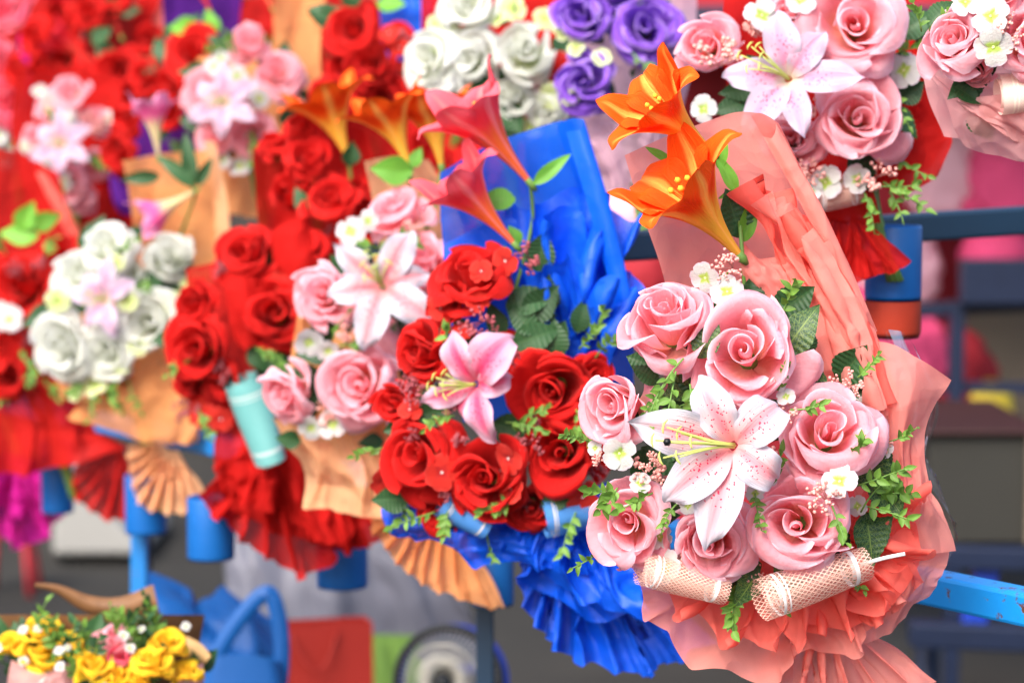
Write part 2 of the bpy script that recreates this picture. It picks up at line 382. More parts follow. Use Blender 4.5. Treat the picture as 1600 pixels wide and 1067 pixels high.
# ------------------------------------------------------------------ ground, far surroundings (large structure)
def m_asphalt():
    n = N('asphalt'); p = n.gen_pos()
    a = n.noise(260, p, 3); b = n.noise(.9, p, 5)
    c = n.ramp(n.math('ADD', n.math('MULTIPLY', a, .45), n.math('MULTIPLY', b, .55)), [(.25, (.015, .0145, .013)), (.5, (.027, .026, .024)), (.75, (.06, .056, .048))])
    return n.shade(c, .85, normal=n.bump(a, .5, .006), spec=.2)
M['asphalt'] = m_asphalt()
gv = np.array([(-400, -40, 0), (400, -40, 0), (400, 900, 0), (-400, 900, 0)], float)
tag(put('ground', mesh_from(gv, [(0, 1, 2, 3)], smooth=False), M['asphalt']), kind='structure')

# ------------------------------------------------------------------ flower generators (unit size, shared meshes)
def petal_rose(rng, rm, Hh, span, curl, droop, th0, o, foot=.05, nu=17, nv=14, zb=0.0):
    u = np.linspace(-1, 1, nu)[None, :]; v = np.linspace(0, 1, nv)[:, None]
    ph, ph2, ph3, ph4 = rng.uniform(0, 6.3, 4)
    top = 1 - .22 * np.abs(u) ** 2.8 + .10 * np.clip(1 - np.abs(u - rng.uniform(-.35, .35)) * 2.2, 0, 1) * (o > .2) + (.015 + .03 * o) * np.sin(u * 5 + ph4)
    s = np.clip(v * top, 0, 1)
    def prof(c, dr):
        return np.array([(foot, zb), (rm * .46, zb + .13 * Hh), (rm * .76, .40 * Hh), (rm * .94, .70 * Hh), (rm + c * .30, .92 * Hh), (rm + c * .80, Hh), (rm + c * 1.15, Hh - dr)])
    p0 = catmull(prof(curl * .35, droop * .1), s.ravel()).reshape(s.shape + (2,))
    p1 = catmull(prof(curl * 1.75, droop * 2.0), s.ravel()).reshape(s.shape + (2,))
    w = (.5 + .5 * np.sin(u * 2.2 + ph))[..., None]                      # the rim rolls out more on one stretch than on the other
    pr = p0 * (1 - w) + p1 * w
    r, z = pr[..., 0], pr[..., 1]
    wid = .60 + .40 * np.sin(s * math.pi * .62)
    th = th0 + u * span / 2 * wid
    spir = rng.uniform(.10, .24) * (1 - .5 * o); skew = rng.uniform(-.12, .12) * (.3 + o); ex = rng.uniform(.03, .13) * min(1, rm * 2)
    r = r * (1 + spir * u) + o * .09 * np.abs(u) ** 4 * s + .05 * (o + .15) * np.sin(u * 3.1 + ph2) * s ** 3
    z = z + .05 * np.sin(u * 3.7 + ph3) * s ** 3 * (.4 + o) - .12 * o * np.abs(u) ** 3 * s + skew * u * s
    r = r + .03 * o * np.sin(u * 8 + ph3) * s ** 5 + .012 * o * np.sin(u * 17 + ph) * s ** 8
    z = z + .03 * o * np.sin(u * 9 + ph2) * s ** 5
    P = np.stack([r * np.cos(th) + ex * math.cos(ph4) * s, r * np.sin(th) + ex * math.sin(ph4) * s, z - .55], -1)
    return grid(P)
def rose_set(seed, opened=1.0):
    rng = np.random.default_rng(seed); out = []; th = rng.uniform(0, 6)
    spec = []
    q = .86 + .14 * opened
    for k in range(2): spec.append((.07 + .06 * k, 1.0 + .03 * k, math.radians(290 - 25 * k), -.05 + .02 * k, .0, 0.0))
    for k in range(3): spec.append((.20 + .055 * k, 1.06 + .01 * k, math.radians(190), .05, .01, .1))
    for k in range(3): spec.append((.40 * q + .06 * k, 1.08 - .01 * k, math.radians(160), .12 * opened, .06, .35))
    for k in range(3): spec.append((.57 * q + .05 * k, 1.02 - .03 * k, math.radians(150), .17 * opened, .11, .65))
    for k in range(4): spec.append((.67 * q + .03 * k, .92 - .04 * k, math.radians(124), .20 * opened, .17, .9))
    for k in range(3): spec.append((.72 * q + .02 * k, .68 - .05 * k, math.radians(108), .20 * opened, .16, 1.0))
    for k, (rm, Hh, sp, cu, dr, o) in enumerate(spec):
        th += math.radians(137.5 if o > 0 else 105) + rng.uniform(-.3, .3)
        out.append(petal_rose(rng, rm * rng.uniform(.96, 1.04), Hh * rng.uniform(.95, 1.05), sp * rng.uniform(.9, 1.1), cu * rng.uniform(.7, 1.35), dr * rng.uniform(.5, 1.5), th, o, zb=-.05 * o))
    return out
ROSES = [rose_set(11), rose_set(23, 1.15), rose_set(37, .75), rose_set(51, 1.0), rose_set(64, .5), rose_set(78, .9)]
ROSE_M = [[mesh_from(*g, name='petal') for g in R] for R in ROSES]
ROSE_J = []
for R in ROSES:
    mb = MB()
    for g in R: mb.add(*g)
    ROSE_J.append(mb.mesh())
def leaf_pts(rng, W_=.36, ser=0.0, bend=.25, fold_=.10, nu=9, nv=21, tipw=1.0):
    u = np.linspace(-1, 1, nu)[None, :]; v = np.linspace(0, 1, nv)[:, None]
    w = W_ * np.sin(np.pi * v ** .85) ** tipw * (1 - .25 * v) + .008
    w = w * (1 + ser * np.abs(np.sin(v * math.pi * 10)) * 1)
    x = u * w; y = v + 0 * u
    z = fold_ * np.abs(u) * w * 3 - bend * v ** 2 + .02 * np.sin(v * 8 + rng.uniform(0, 6)) * u + .015 * np.sin(v * 60) * np.abs(u) * (ser > 0)
    return np.stack([x, y, z], -1)
_r = np.random.default_rng(5)
LEAF = {'rose': [grid_mesh(leaf_pts(_r, .37, .07, .2, .08, nv=41)), grid_mesh(leaf_pts(_r, .40, .07, .05, .12, nv=41)), grid_mesh(leaf_pts(_r, .33, .07, .35, .05, nv=41))],
        'long': [grid_mesh(leaf_pts(_r, .17, 0, .3, .1, tipw=.8)), grid_mesh(leaf_pts(_r, .20, 0, .1, .14, tipw=.8))],
        'small': [grid_mesh(leaf_pts(_r, .30, 0, .15, .12, 5, 8, .8)), grid_mesh(leaf_pts(_r, .26, 0, .35, .12, 5, 8, .8)), grid_mesh(leaf_pts(_r, .33, 0, -.05, .2, 5, 8, .8))]}
def lily_petal(seed, Wd=.24, a0=55, a1=120, p=1.3, twist=0.0):
    rng = np.random.default_rng(seed); nu, nv = 13, 24
    u = np.linspace(-1, 1, nu)[None, :]; v = np.linspace(0, 1, nv)
    al = np.radians(a0 + (a1 - a0) * v ** p)
    r = np.concatenate([[0], np.cumsum((np.sin(al[1:]) + np.sin(al[:-1])) / 2)]) / (nv - 1)
    z = np.concatenate([[0], np.cumsum((np.cos(al[1:]) + np.cos(al[:-1])) / 2)]) / (nv - 1)
    w = Wd * (np.sin(np.pi * np.clip(v * .93 + .05, 0, 1)) ** .9) * (1 - .08 * v) * np.sqrt(np.clip((1.002 - v) / .16, 0, 1))+ .002
    nr, nz = -np.cos(al), np.sin(al)                        # the petal's upper side
    off = .16 * np.abs(u) * w[:, None] - .20 * (u ** 2) * w[:, None] * smooth(.2, .9, v)[:, None] + .045 * np.sin(v * 13 + rng.uniform(0, 6))[:, None] * np.abs(u) ** 2 * np.sign(u + .3) * smooth(.1, .4, v)[:, None]
    off = off - .022 * np.exp(-(u / .10) ** 2) * smooth(0, .2, v)[:, None] * (1 - smooth(.75, 1, v)[:, None])
    tw = twist * v[:, None] ** 1.5
    X = (r + .05)[:, None] + off * nr[:, None]; Z = z[:, None] + off * nz[:, None] + u * w[:, None] * np.sin(tw)
    Y = u * w[:, None] * np.cos(tw)
    return grid_mesh(np.stack([X + 0 * Y, Y + 0 * X, Z], -1))
LILY = {k: lily_petal(100 + i, *a) for i, (k, a) in enumerate({
    'flat': (.235, 58, 108, 1.5, -.25), 'arch': (.25, 46, 150, 1.4, .3), 'curl': (.29, 40, 215, 1.5, -.3), 'roll': (.28, 50, 275, 1.5, .25), 'long': (.23, 62, 132, 2.0, .25), 'up': (.27, 45, 85, 1.5, -.1)}.items())}
def trumpet_petal(seed, inner, tipr, tipz, wd=.28):
    rng = np.random.default_rng(seed); nu, nv = 13, 26
    k = .96 if inner else 1.0
    prof = np.array([(.030, 0), (.055, .18), (.10 * k, .36), (.17 * k, .53), (.27 * k, .68), (.39, .81), (tipr * .85, (tipz + .9) / 2 + .02), (tipr, tipz)])
    v = np.linspace(0, 1, nv); pr = catmull(prof, v); r, z = pr[:, 0], pr[:, 1]
    hw = np.minimum(r * .80, wd * np.clip((1.004 - v) / .36, 0, 1) ** .68 * (.78 + .28 * np.sin(v * 3.14)))
    d = np.gradient(pr, axis=0); d /= np.linalg.norm(d, axis=1)[:, None]; nr, nz = -d[:, 1], d[:, 0]   # inner side
    u = np.linspace(-1, 1, nu)[None, :]
    flat = np.clip(.33 / r, 0, 1)[:, None]
    sag = (r[:, None] - np.sqrt(np.clip(r[:, None] ** 2 - (u * hw[:, None]) ** 2, 1e-6, None))) * flat
    off = sag + .012 * np.sin(v * 14 + rng.uniform(0, 6))[:, None] * np.abs(u) ** 2 * smooth(.6, .9, v)[:, None] - .012 * np.exp(-(u / .12) ** 2) * smooth(.2, .5, v)[:, None]
    X = r[:, None] + off * nr[:, None]; Z = z[:, None] + off * nz[:, None]; Y = u * hw[:, None]
    return grid_mesh(np.stack([X, Y + 0 * X, Z], -1))
TRUMP = [trumpet_petal(200 + i, i % 2, tr, tz) for i, (tr, tz) in enumerate([(.70, .84), (.56, 1.06), (.72, .74), (.52, 1.12), (.68, .90), (.58, 1.02)])]
def floret_petal(seed):
    rng = np.random.default_rng(seed); nu, nv = 7, 8
    u = np.linspace(-1, 1, nu)[None, :]; v = np.linspace(0, 1, nv)[:, None]
    top = 1 - .22 * np.abs(u) ** 3 - .06 * np.exp(-(u / .25) ** 2)
    s = v * top; w = .56 * np.sin(np.clip(.12 + s * .62, 0, 1) * math.pi) ** .8
    z = .18 * s - .22 * s ** 2 + .10 * np.abs(u) ** 2 * s + .05 * np.sin(u * 3 + rng.uniform(0, 6)) * s ** 2
    return grid_mesh(np.stack([s + .04, u * w, z], -1))
FLORET = [floret_petal(s) for s in (1, 2, 3)]
def ball(c, r, rng=None):
    t = (1 + 5 ** .5) / 2
    v = np.array([(-1, t, 0), (1, t, 0), (-1, -t, 0), (1, -t, 0), (0, -1, t), (0, 1, t), (0, -1, -t), (0, 1, -t), (t, 0, -1), (t, 0, 1), (-t, 0, -1), (-t, 0, 1)], float)
    v /= np.linalg.norm(v[0])
    f = [(0, 11, 5), (0, 5, 1), (0, 1, 7), (0, 7, 10), (0, 10, 11), (1, 5, 9), (5, 11, 4), (11, 10, 2), (10, 7, 6), (7, 1, 8), (3, 9, 4), (3, 4, 2), (3, 2, 6), (3, 6, 8), (3, 8, 9), (4, 9, 5), (2, 4, 11), (6, 2, 10), (8, 6, 7), (9, 8, 1)]
    if rng is not None: v = v * rng.uniform(.75, 1.2, (12, 1))
    return v * r + np.asarray(c), f, None
def berry_mesh(seed, n=70):
    rng = np.random.default_rng(seed); mb = MB()
    for k in range(9):
        a = rng.uniform(0, 6.3); q = rng.uniform(.1, .85) ** .7
        c = np.array([math.cos(a) * q, math.sin(a) * q, .35 - .4 * q * q + rng.uniform(-.1, .1)])
        mb.add(*tube(bez((0, 0, -.9), (c[0] * .4, c[1] * .4, -.3), c, 5), .025, 4))
        for j in range(n // 9):
            mb.add(*ball(c + rng.normal(0, .15, 3), rng.uniform(.085, .13), rng))
    return mb.mesh()
BERRY = [berry_mesh(s) for s in (1, 2, 3)]
EYE = mesh_from(*[q for q in (lambda mb: (mb.v, mb.f))(type('T', (), {'v': np.concatenate([ball((math.cos(a) * .05, math.sin(a) * .05, .05), .035)[0] for a in range(0, 6)]), 'f': [tuple(i + 12 * k for i in f) for k in range(6) for f in ball((0, 0, 0), 1)[1]]}))])

# ------------------------------------------------------------------ bouquet builder
class Bouquet:
    def __init__(s, name, label, cx, cy, R, d, seed, group, detail=True, base=(0, 0)):
        s.cx, s.cy, s.R, s.d, s.detail = cx, cy, R, d, detail
        s.rng = np.random.default_rng(seed); s.mpp = d / F
        s.root = tag(empty(name, at(cx + base[0], cy + R * 1.5 + base[1], d)), label, 'bouquet', group)
    def dome(s, x, y):
        q = ((x - s.cx) ** 2 + (y - s.cy) ** 2) / (s.R * 1.15) ** 2
        return .55 * s.R * (1 - min(q, 1.3))
    def w(s, x, y, dz): return at(x, y, s.d * (1 - dz / F))
    def lean(s, x, y):                        # the way a flower looks outwards from the dome, towards the viewer's left
        return ((x - s.cx) / s.R * .42 - .18, -(y - s.cy) / s.R * .42 + .10, 1)
    def rose(s, x, y, size, mat, face=None, dz=None, roll=None, var=None):
        dz = s.dome(x, y) if dz is None else dz
        var = int(s.rng.integers(6)) if var is None else var; roll = s.rng.uniform(0, 6.3) if roll is None else roll
        m = trs(s.w(x, y, dz), orient(face or s.lean(x, y), roll), size / 2 * s.mpp * .97)
        if s.detail:
            e = empty('rose', m, s.root)
            g = s.rng; e.matrix_basis = e.matrix_basis @ Matrix.Diagonal((1, g.uniform(.86, 1.0), g.uniform(.9, 1.12), 1))
            for k, pm in enumerate(ROSE_M[var]):
                j = .05 + .012 * k * (k > 4)
                put('petal', pm, M[mat], e).matrix_basis = Matrix.Translation((0, 0, -.55)) @ Matrix.Rotation(g.normal(0, j), 4, 'X') @ Matrix.Rotation(g.normal(0, j), 4, 'Y') @ Matrix.Rotation(g.normal(0, .12), 4, 'Z') @ Matrix.Diagonal((g.uniform(.94, 1.04), g.uniform(.94, 1.04), g.uniform(.93, 1.07), 1)) @ Matrix.Translation((0, 0, .55))
            mb = MB()
            mb.add(*tube(np.array([(0, 0, -.95), (0, 0, -.62)]), .09, 6))
            mb.add(*tube(np.array([(0, 0, -.66), (0, 0, -.56), (0, 0, -.44)]), [.1, .2, .16], 8))
            c = put('calyx', mb.mesh(), M['stem'], e); c.matrix_basis = Matrix()
        else: put('rose', ROSE_J[var], M[mat], s.root, m)
    def lily(s, x, y, size, mat, petals, face=(-.25, .05, 1), dz=None, stam=(-.5, .0), tip=True):
        dz = s.dome(x, y) + s.R * .25 if dz is None else dz
        m = trs(s.w(x, y, dz), orient(face), size * s.mpp); e = empty('lily', m, s.root)
        for k, (az, L, kind) in enumerate(petals):
            lm = Matrix.Rotation(math.radians(az), 4, 'Z') @ Matrix.Diagonal((L, L, L, 1)) @ Matrix.Translation((0, 0, .006 * (k % 2)))
            put('petal', LILY[kind], M[mat], e).matrix_basis = lm
        g = s.rng
        for k in range(6):
            a = k * 1.047 + g.uniform(-.2, .2); q = g.uniform(.08, .2)
            end = np.array([stam[0] + math.cos(a) * q, stam[1] + math.sin(a) * q, .38 + g.uniform(-.05, .05)])
            pts = bez((math.cos(a) * .02, math.sin(a) * .02, .02), (stam[0] * .25, stam[1] * .25, .28), end, 7)
            mb = MB().add(*tube(pts, [.012] * 5 + [.010, .008], 5))
            t = pts[-1] - pts[-2]; t /= np.linalg.norm(t); c = np.cross(t, [0.2, .3, 1]); c /= np.linalg.norm(c)
            mb.add(*tube(np.array([end - c * .07 + t * .02, end - c * .03 + t * .035, end + c * .03 + t * .035, end + c * .07 + t * .01]), [.005, .012, .012, .005], 5))
            put('stamen', mb.mesh(), M['stamen'], e).matrix_basis = Matrix()
        if tip:
            end = np.array([stam[0] * 1.12, stam[1] * 1.12, .40])
            pts = bez((0, 0, .02), (stam[0] * .3, stam[1] * .3, .3), end, 7)
            put('pistil', MB().add(*tube(pts, .013, 5)).mesh(), M['stamen'], e).matrix_basis = Matrix()
            put('pistil_tip', MB().add(*ball(end, .042)).mesh(), M['anther'], e).matrix_basis = Matrix()
    def trumpet(s, bx, by, mx, my, mat, dz=0, toward=.35, roll=0, k=1.0, slim=.72):
        L = math.hypot(mx - bx, my - by); face = ((mx - bx) / L, -(my - by) / L, toward)
        m = trs(s.w(bx, by, dz), orient(face, roll), L * s.mpp * math.sqrt(1 + toward ** 2) * 1.02 * k)
        e = empty('trumpet_lily', m @ Matrix.Diagonal((slim, slim, 1, 1)), s.root)
        for i in range(6): put('petal', TRUMP[i], M[mat], e).matrix_basis = Matrix.Rotation(math.radians(60 * i), 4, 'Z')
        mb = MB()
        for i in range(4):
            a = i * 1.57; mb.add(*tube(bez((0, 0, .2), (0, 0, .5), (math.cos(a) * .09, math.sin(a) * .09, .80), 6), .014, 5)).add(*ball((math.cos(a) * .09, math.sin(a) * .09, .81), .03))
        put('stamen', mb.mesh(), M['trumpet_orange'], e).matrix_basis = Matrix()
        put('calyx', MB().add(*tube(np.array([(0, 0, -.08), (0, 0, -.02), (0, 0, .05)]), [.02, .045, .04], 8)).mesh(), M['stem'], e).matrix_basis = Matrix()
    def leaf(s, x, y, ang, L, kind='rose', mat='leaf_dark', dz=None, tilt=.25, var=None):
        """a leaf whose foot is at x, y and which points along ang (degrees, counter-clockwise from right)"""
        dz = s.dome(x, y) - s.R * .1 if dz is None else dz; q = LEAF[kind]
        a = math.radians(ang); d = Vector((math.cos(a), math.sin(a), tilt)).normalized()
        n = Vector((s.rng.uniform(-.35, .35), s.rng.uniform(-.2, .45), 1)); xx = d.cross(n).normalized(); n = xx.cross(d)
        m = trs(s.w(x, y, dz), (CR @ Matrix((xx, d, n)).transposed()).to_4x4(), L * s.mpp)
        put('leaf', q[int(s.rng.integers(len(q))) if var is None else var], M[mat], s.root, m)
    def floret(s, x, y, size, mat='floret_white', face=None, dz=None):
        dz = s.dome(x, y) + s.R * .08 if dz is None else dz
        m = trs(s.w(x, y, dz), orient(face or (s.rng.uniform(-.7, .4), s.rng.uniform(-.4, .6), 1), s.rng.uniform(0, 6)), size / 2 * s.mpp)
        e = empty('floret', m, s.root)
        for k in range(4): put('petal', FLORET[int(s.rng.integers(3))], M[mat], e).matrix_basis = Matrix.Rotation(k * 1.5708 + s.rng.uniform(-.15, .15), 4, 'Z') @ Matrix.Rotation(s.rng.uniform(-.3, .2), 4, 'Y')
        put('eye', EYE, M['floret_eye_red' if 'red' in mat else 'floret_eye'], e).matrix_basis = Matrix()
    def berry(s, x, y, size, mat='berry_pink', dz=None):
        dz = s.dome(x, y) + s.R * .06 if dz is None else dz
        put('berry_cluster', BERRY[int(s.rng.integers(3))], M[mat], s.root, trs(s.w(x, y, dz), orient((s.rng.uniform(-.5, .3), s.rng.uniform(-.1, .5), 1), s.rng.uniform(0, 6)), size / 2 * s.mpp))
    def sprig(s, x, y, ang, L, dz=None, leafpx=17, n=7, mat='sprig', droop=.4):
        """a filler twig from x, y; every second node carries a pair of leaves"""
        dz = s.dome(x, y) + s.R * .05 if dz is None else dz; g = s.rng
        a = math.radians(ang); d = np.array([math.cos(a), math.sin(a), .3]); side = np.array([-d[1], d[0], 0])
        b = g.uniform(-.35, .35)
        p = bez((0, 0, 0), d * .5 * L + side * b * L * .6, d * L + side * b * L * .2 + np.array([0, -droop * L * .3, .1 * L]), n + 2)
        e = empty('sprig', Matrix.Translation(s.w(x, y, dz)) @ CR.to_4x4() @ Matrix.Diagonal((s.mpp, s.mpp, s.mpp, 1)), s.root)
        put('stem', MB().add(*tube(p, np.linspace(1.7, .8, len(p)), 5)).mesh(), M['stem'], e).matrix_basis = Matrix()
        for k in range(1, len(p)):
            t = p[k] - p[k - 1]; t /= np.linalg.norm(t)
            for sg in ((-1, 1) if k < len(p) - 1 else (0,)):
                if g.uniform() < .22: continue
                dd = Vector(t) * .75 + Vector(np.cross(t, (0, 0, 1))) * sg * g.uniform(.3, 1.4) + Vector((g.uniform(-.5, .5), g.uniform(-.5, .5), g.uniform(-.3, .9))); dd.normalize()
                nn = Vector((g.uniform(-.6, .6), g.uniform(-.3, .7), 1)); xx = dd.cross(nn).normalized(); nn = xx.cross(dd)
                m = Matrix.Translation(Vector(p[k])) @ Matrix((xx, dd, nn)).transposed().to_4x4() @ Matrix.Scale(leafpx * g.uniform(.75, 1.25), 4)
                put('leaf', LEAF['small'][int(g.integers(3))], M[mat], e).matrix_basis = m
    def stem(s, pts, r=3.2, mat='stem'):
        pts = np.array(pts, float); q = catmull(pts, np.linspace(0, 1, 14)); P = at_np(q, s.d); o = np.array(world_of(s.root).translation)
        put('stem', MB().add(*tube(P - o, r * s.mpp, 7)).mesh(), M[mat], s.root).matrix_basis = Matrix()
    def _sheet(s, name, P, mat):
        o = np.array(world_of(s.root).translation)
        x = put(name, grid_mesh(at_np(P, s.d) - o), M[mat] if isinstance(mat, str) else mat, s.root); x.matrix_basis = Matrix(); return x
    def sheet(s, rows, mat, pleat=None, crumple=6, n=64, name='wrapping_paper', fr=1.0, edge=0, fine=True):
        """a sheet of paper through a grid of (px, py, forward px) points, pleated along its length and crumpled"""
        n = int(n * (1.6 if s.detail else 1)); C = np.array(rows, float); t = np.linspace(0, 1, n)
        A = catmull(C, t); P = catmull(A.transpose(1, 0, 2), t).transpose(1, 0, 2)
        v, u = np.meshgrid(t, t, indexing='ij')
        dv = np.gradient(P, axis=0); du = np.gradient(P, axis=1); nn = np.cross(du, dv); nn /= np.linalg.norm(nn, axis=2)[..., None] + 1e-9
        nn *= np.sign(nn[..., 2:3] + 1e-6)
        n1, n2, n3 = noise2(s.rng, 1.1 * fr), noise2(s.rng, 2.6 * fr), noise2(s.rng, .8)
        off = crumple * (.7 * n1(u, v) + .35 * fold(n2(u, v) * 2.2) + 3.4 * creases(s.rng, 16)(u + .02 * n1(v, u), v + .02 * n2(u, v)))
        if pleat:
            k, amp, grow = pleat[:3]
            ph = 6.2832 * k * u + 1.6 * n3(u, v) + .8 * n1(v, u * .5)
            g = (v ** grow if grow >= 0 else (1 - v) ** -grow) if grow else np.ones_like(v)
            off = off + amp * g * fold(ph) + .3 * amp * g * fold(ph * 2.6 + 2 * n2(u, v))
            du_n = du / (np.linalg.norm(du, axis=2)[..., None] + 1e-9)
            P = P + du_n * (amp * .55 * g * np.cos(ph))[..., None]
        if edge:
            P = P + np.stack([edge * n2(u * 2, v * .5), edge * n2(v, u * 2.3), 0 * u], -1) * (np.maximum(smooth(.7, 1, v), smooth(.8, 1, np.abs(2 * u - 1))))[..., None]
        return s._sheet(name, P + nn * off[..., None], mat)
    def fan(s, cx, cy, r0, r1, a0, a1, mat, k=10, amp=18, z0=0, z1=0, name='paper_ruffle', n=72, crumple=5, jag=.04, sq=1.0, pw=1.0):
        """paper gathered at cx, cy and spread outward in pleats; r1 may be a list of radii along the arc"""
        n = int(n * 1.6); t = np.linspace(0, 1, n); v, u = np.meshgrid(np.linspace(0, 1, 44), t, indexing='ij')
        rr = catmull(np.array(r1 if isinstance(r1, (list, tuple)) else [r1, r1, r1], float)[:, None], u.ravel())[:, 0].reshape(u.shape)
        n1, n2, n3, n4 = noise2(s.rng, 1.0), noise2(s.rng, 2.2), noise2(s.rng, .9), noise2(s.rng, 1.6)
        irr = 1.0 if name != 'paper_tail' else .6
        k = k * (.62 if name != 'paper_tail' else 1)
        ph = 6.2832 * k * (u + .085 * irr * n3(u * 2, .35 * v) * 4 / k) + irr * 1.6 * n1(u * .6, v) * v
        ph2 = 6.2832 * k * 2.3 * (u + .05 * n4(u * 2, .3 * v)) + 1.5 * n2(u, v)
        amp_u = amp * (1.25 + .75 * irr * n4(u * 1.5, 0 * v))
        th = np.radians(a0 + (a1 - a0) * u)
        rr = rr * (1 + jag * fold(ph + .8) + jag * 1.1 * n4(u * 3, 0 * v))
        rho = r0 + (rr - r0) * v
        g = smooth(0, .5, v)
        lat = amp_u * g * ((.35 if name == 'paper_tail' else .7) * np.cos(ph) + .3 * np.cos(ph2))
        curlv = g * amp_u * .5 * irr * n3(u * 3, v)                      # edges that roll up or down
        x = cx + np.cos(th) * (rho + curlv) - np.sin(th) * lat; y = cy - (np.sin(th) * (rho + curlv) + np.cos(th) * lat) * sq
        z = z0 + (z1 - z0) * v ** pw + amp_u * g * (fold(ph, .97) + .28 * fold(ph2)) + crumple * (.7 * n1(u, v) + .35 * fold(2.4 * n2(u, v)) + 2.6 * creases(s.rng, 24)(u * 1.0, v))
        return s._sheet(name, np.stack([x, y, z], -1), mat)
    def roll(s, x0, y0, x1, y1, r, mat, dz=(0, 0), turns=1.6, name='mesh_ribbon', taper=.8):
        """ribbon netting rolled into a loose open tube"""
        n, m = 46, 20; t = np.linspace(0, 1, n); q = np.linspace(0, 1, m)
        tt, qq = np.meshgrid(t, q, indexing='ij')
        a = np.array([x1 - x0, y1 - y0], float); Ln = np.linalg.norm(a); a /= Ln; b = np.array([-a[1], a[0]])
        th = tt * turns * 6.2832 + .5; rad = r * (.62 + .38 * tt) * (1 - (1 - taper) * qq) * (1 + .05 * np.sin(th * 2 + qq * 4))
        sl = (qq - .5) * 1.0 + .5 + .06 * np.sin(th) + .05 * (tt - .5)
        x = x0 + a[0] * sl * Ln + b[0] * rad * np.cos(th); y = y0 + a[1] * sl * Ln + b[1] * rad * np.cos(th)
        z = dz[0] + (dz[1] - dz[0]) * qq + rad * np.sin(th)
        o = np.array(world_of(s.root).translation)
        ob = put(name, grid_mesh(at_np(np.stack([x, y, z], -1), s.d) - o, np.stack([tt * turns, qq], -1)), M[mat], s.root); ob.matrix_basis = Matrix()
    def green(s, n, rx=1.0, ry=1.0, L=70, mat='leaf_plain', back=.35, cy=0):
        """dark foliage filling the gaps behind the blooms"""
        for k in range(n):
            a = s.rng.uniform(0, 6.3); q = math.sqrt(s.rng.uniform(0, .5))
            x, y = s.cx + math.cos(a) * q * s.R * rx, s.cy + cy + math.sin(a) * q * s.R * ry
            s.leaf(x, y, math.degrees(-a) + s.rng.uniform(-60, 60), L * s.rng.uniform(.7, 1.2), 'rose', mat, s.dome(x, y) - s.R * back, s.rng.uniform(-.2, .5))
    def bundle(s, x, y, x2, y2, r, dz=0):
        """the tied stems running down into the holder"""
        mb = MB(); o = np.array(world_of(s.root).translation)
        for k in range(9):
            a = k * .7; p = bez((x + math.cos(a) * r, y, dz + math.sin(a) * r), ((x + x2) / 2, (y + y2) / 2, dz), (x2 + math.cos(a) * r * .4, y2, dz + math.sin(a) * r * .4), 6)
            mb.add(*tube(at_np(p, s.d) - o, r * .22 * s.mpp, 6))
        put('stem_bundle', mb.mesh(), M['stem'], s.root).matrix_basis = Matrix()
    def scatter(s, fl=0, be=0, sp=0, fm='floret_white', bm='berry_pink', size=42, ry=1.0, leafpx=14):
        for n, what in ((fl, 'f'), (be, 'b'), (sp, 's')):
            for k in range(n):
                a = s.rng.uniform(0, 6.3); q = s.rng.uniform(.3, 1.0)
                x, y = s.cx + math.cos(a) * q * s.R, s.cy + math.sin(a) * q * s.R * ry
                if what == 'f': s.floret(x, y, size * s.rng.uniform(.8, 1.2), fm, dz=s.dome(x, y) + s.R * .15)
                elif what == 'b': s.berry(x, y, size * s.rng.uniform(.9, 1.3), bm, dz=s.dome(x, y) + s.R * .12)
                else: s.sprig(x, y, math.degrees(-a) + s.rng.uniform(-50, 50), s.R * s.rng.uniform(.25, .45), s.dome(x, y) + s.R * .1, leafpx, 5)

G1 = 'bouquets standing in the lower row of the rack'
G2 = 'bouquets standing in the upper row of the rack'
# ------------------------------------------------------------------ the coral bouquet in front
b = Bouquet('flower_bouquet', 'pink rose bouquet with white lily and two orange trumpet lilies in coral paper', 1180, 680, 235, 1.90, 1, G1)
# paper behind and around
b.sheet([[(976, 243, -60), (1040, 214, -95), (1100, 192, -110), (1150, 176, -100), (1190, 180, -60), (1214, 196, -15)],
         [(1005, 340, -70), (1062, 312, -110), (1120, 290, -125), (1180, 276, -110), (1230, 274, -70), (1266, 292, -20)],
         [(1040, 440, -80), (1090, 420, -120), (1150, 405, -135), (1220, 390, -120), (1280, 385, -75), (1320, 400, -25)],
         [(1060, 540, -90), (1110, 530, -130), (1180, 520, -140), (1260, 505, -125), (1330, 495, -80), (1366, 520, -30)],
         [(1090, 660, -100), (1140, 660, -130), (1210, 650, -140), (1290, 640, -130), (1350, 630, -90), (1385, 640, -40)]], 'coral_pale', crumple=3, n=70)
b.sheet([[(1172, 182, -58), (1190, 178, -30), (1213, 196, -10), (1206, 216, -2), (1192, 214, -12)],
         [(1232, 282, -62), (1250, 280, -35), (1268, 298, -12), (1262, 314, -6), (1248, 312, -14)],
         [(1286, 390, -66), (1304, 386, -38), (1322, 404, -14), (1316, 420, -8), (1302, 418, -18)],
         [(1326, 500, -70), (1350, 494, -40), (1370, 524, -14), (1360, 542, -8), (1342, 538, -20)]], 'coral_pale', crumple=1.2, n=44)
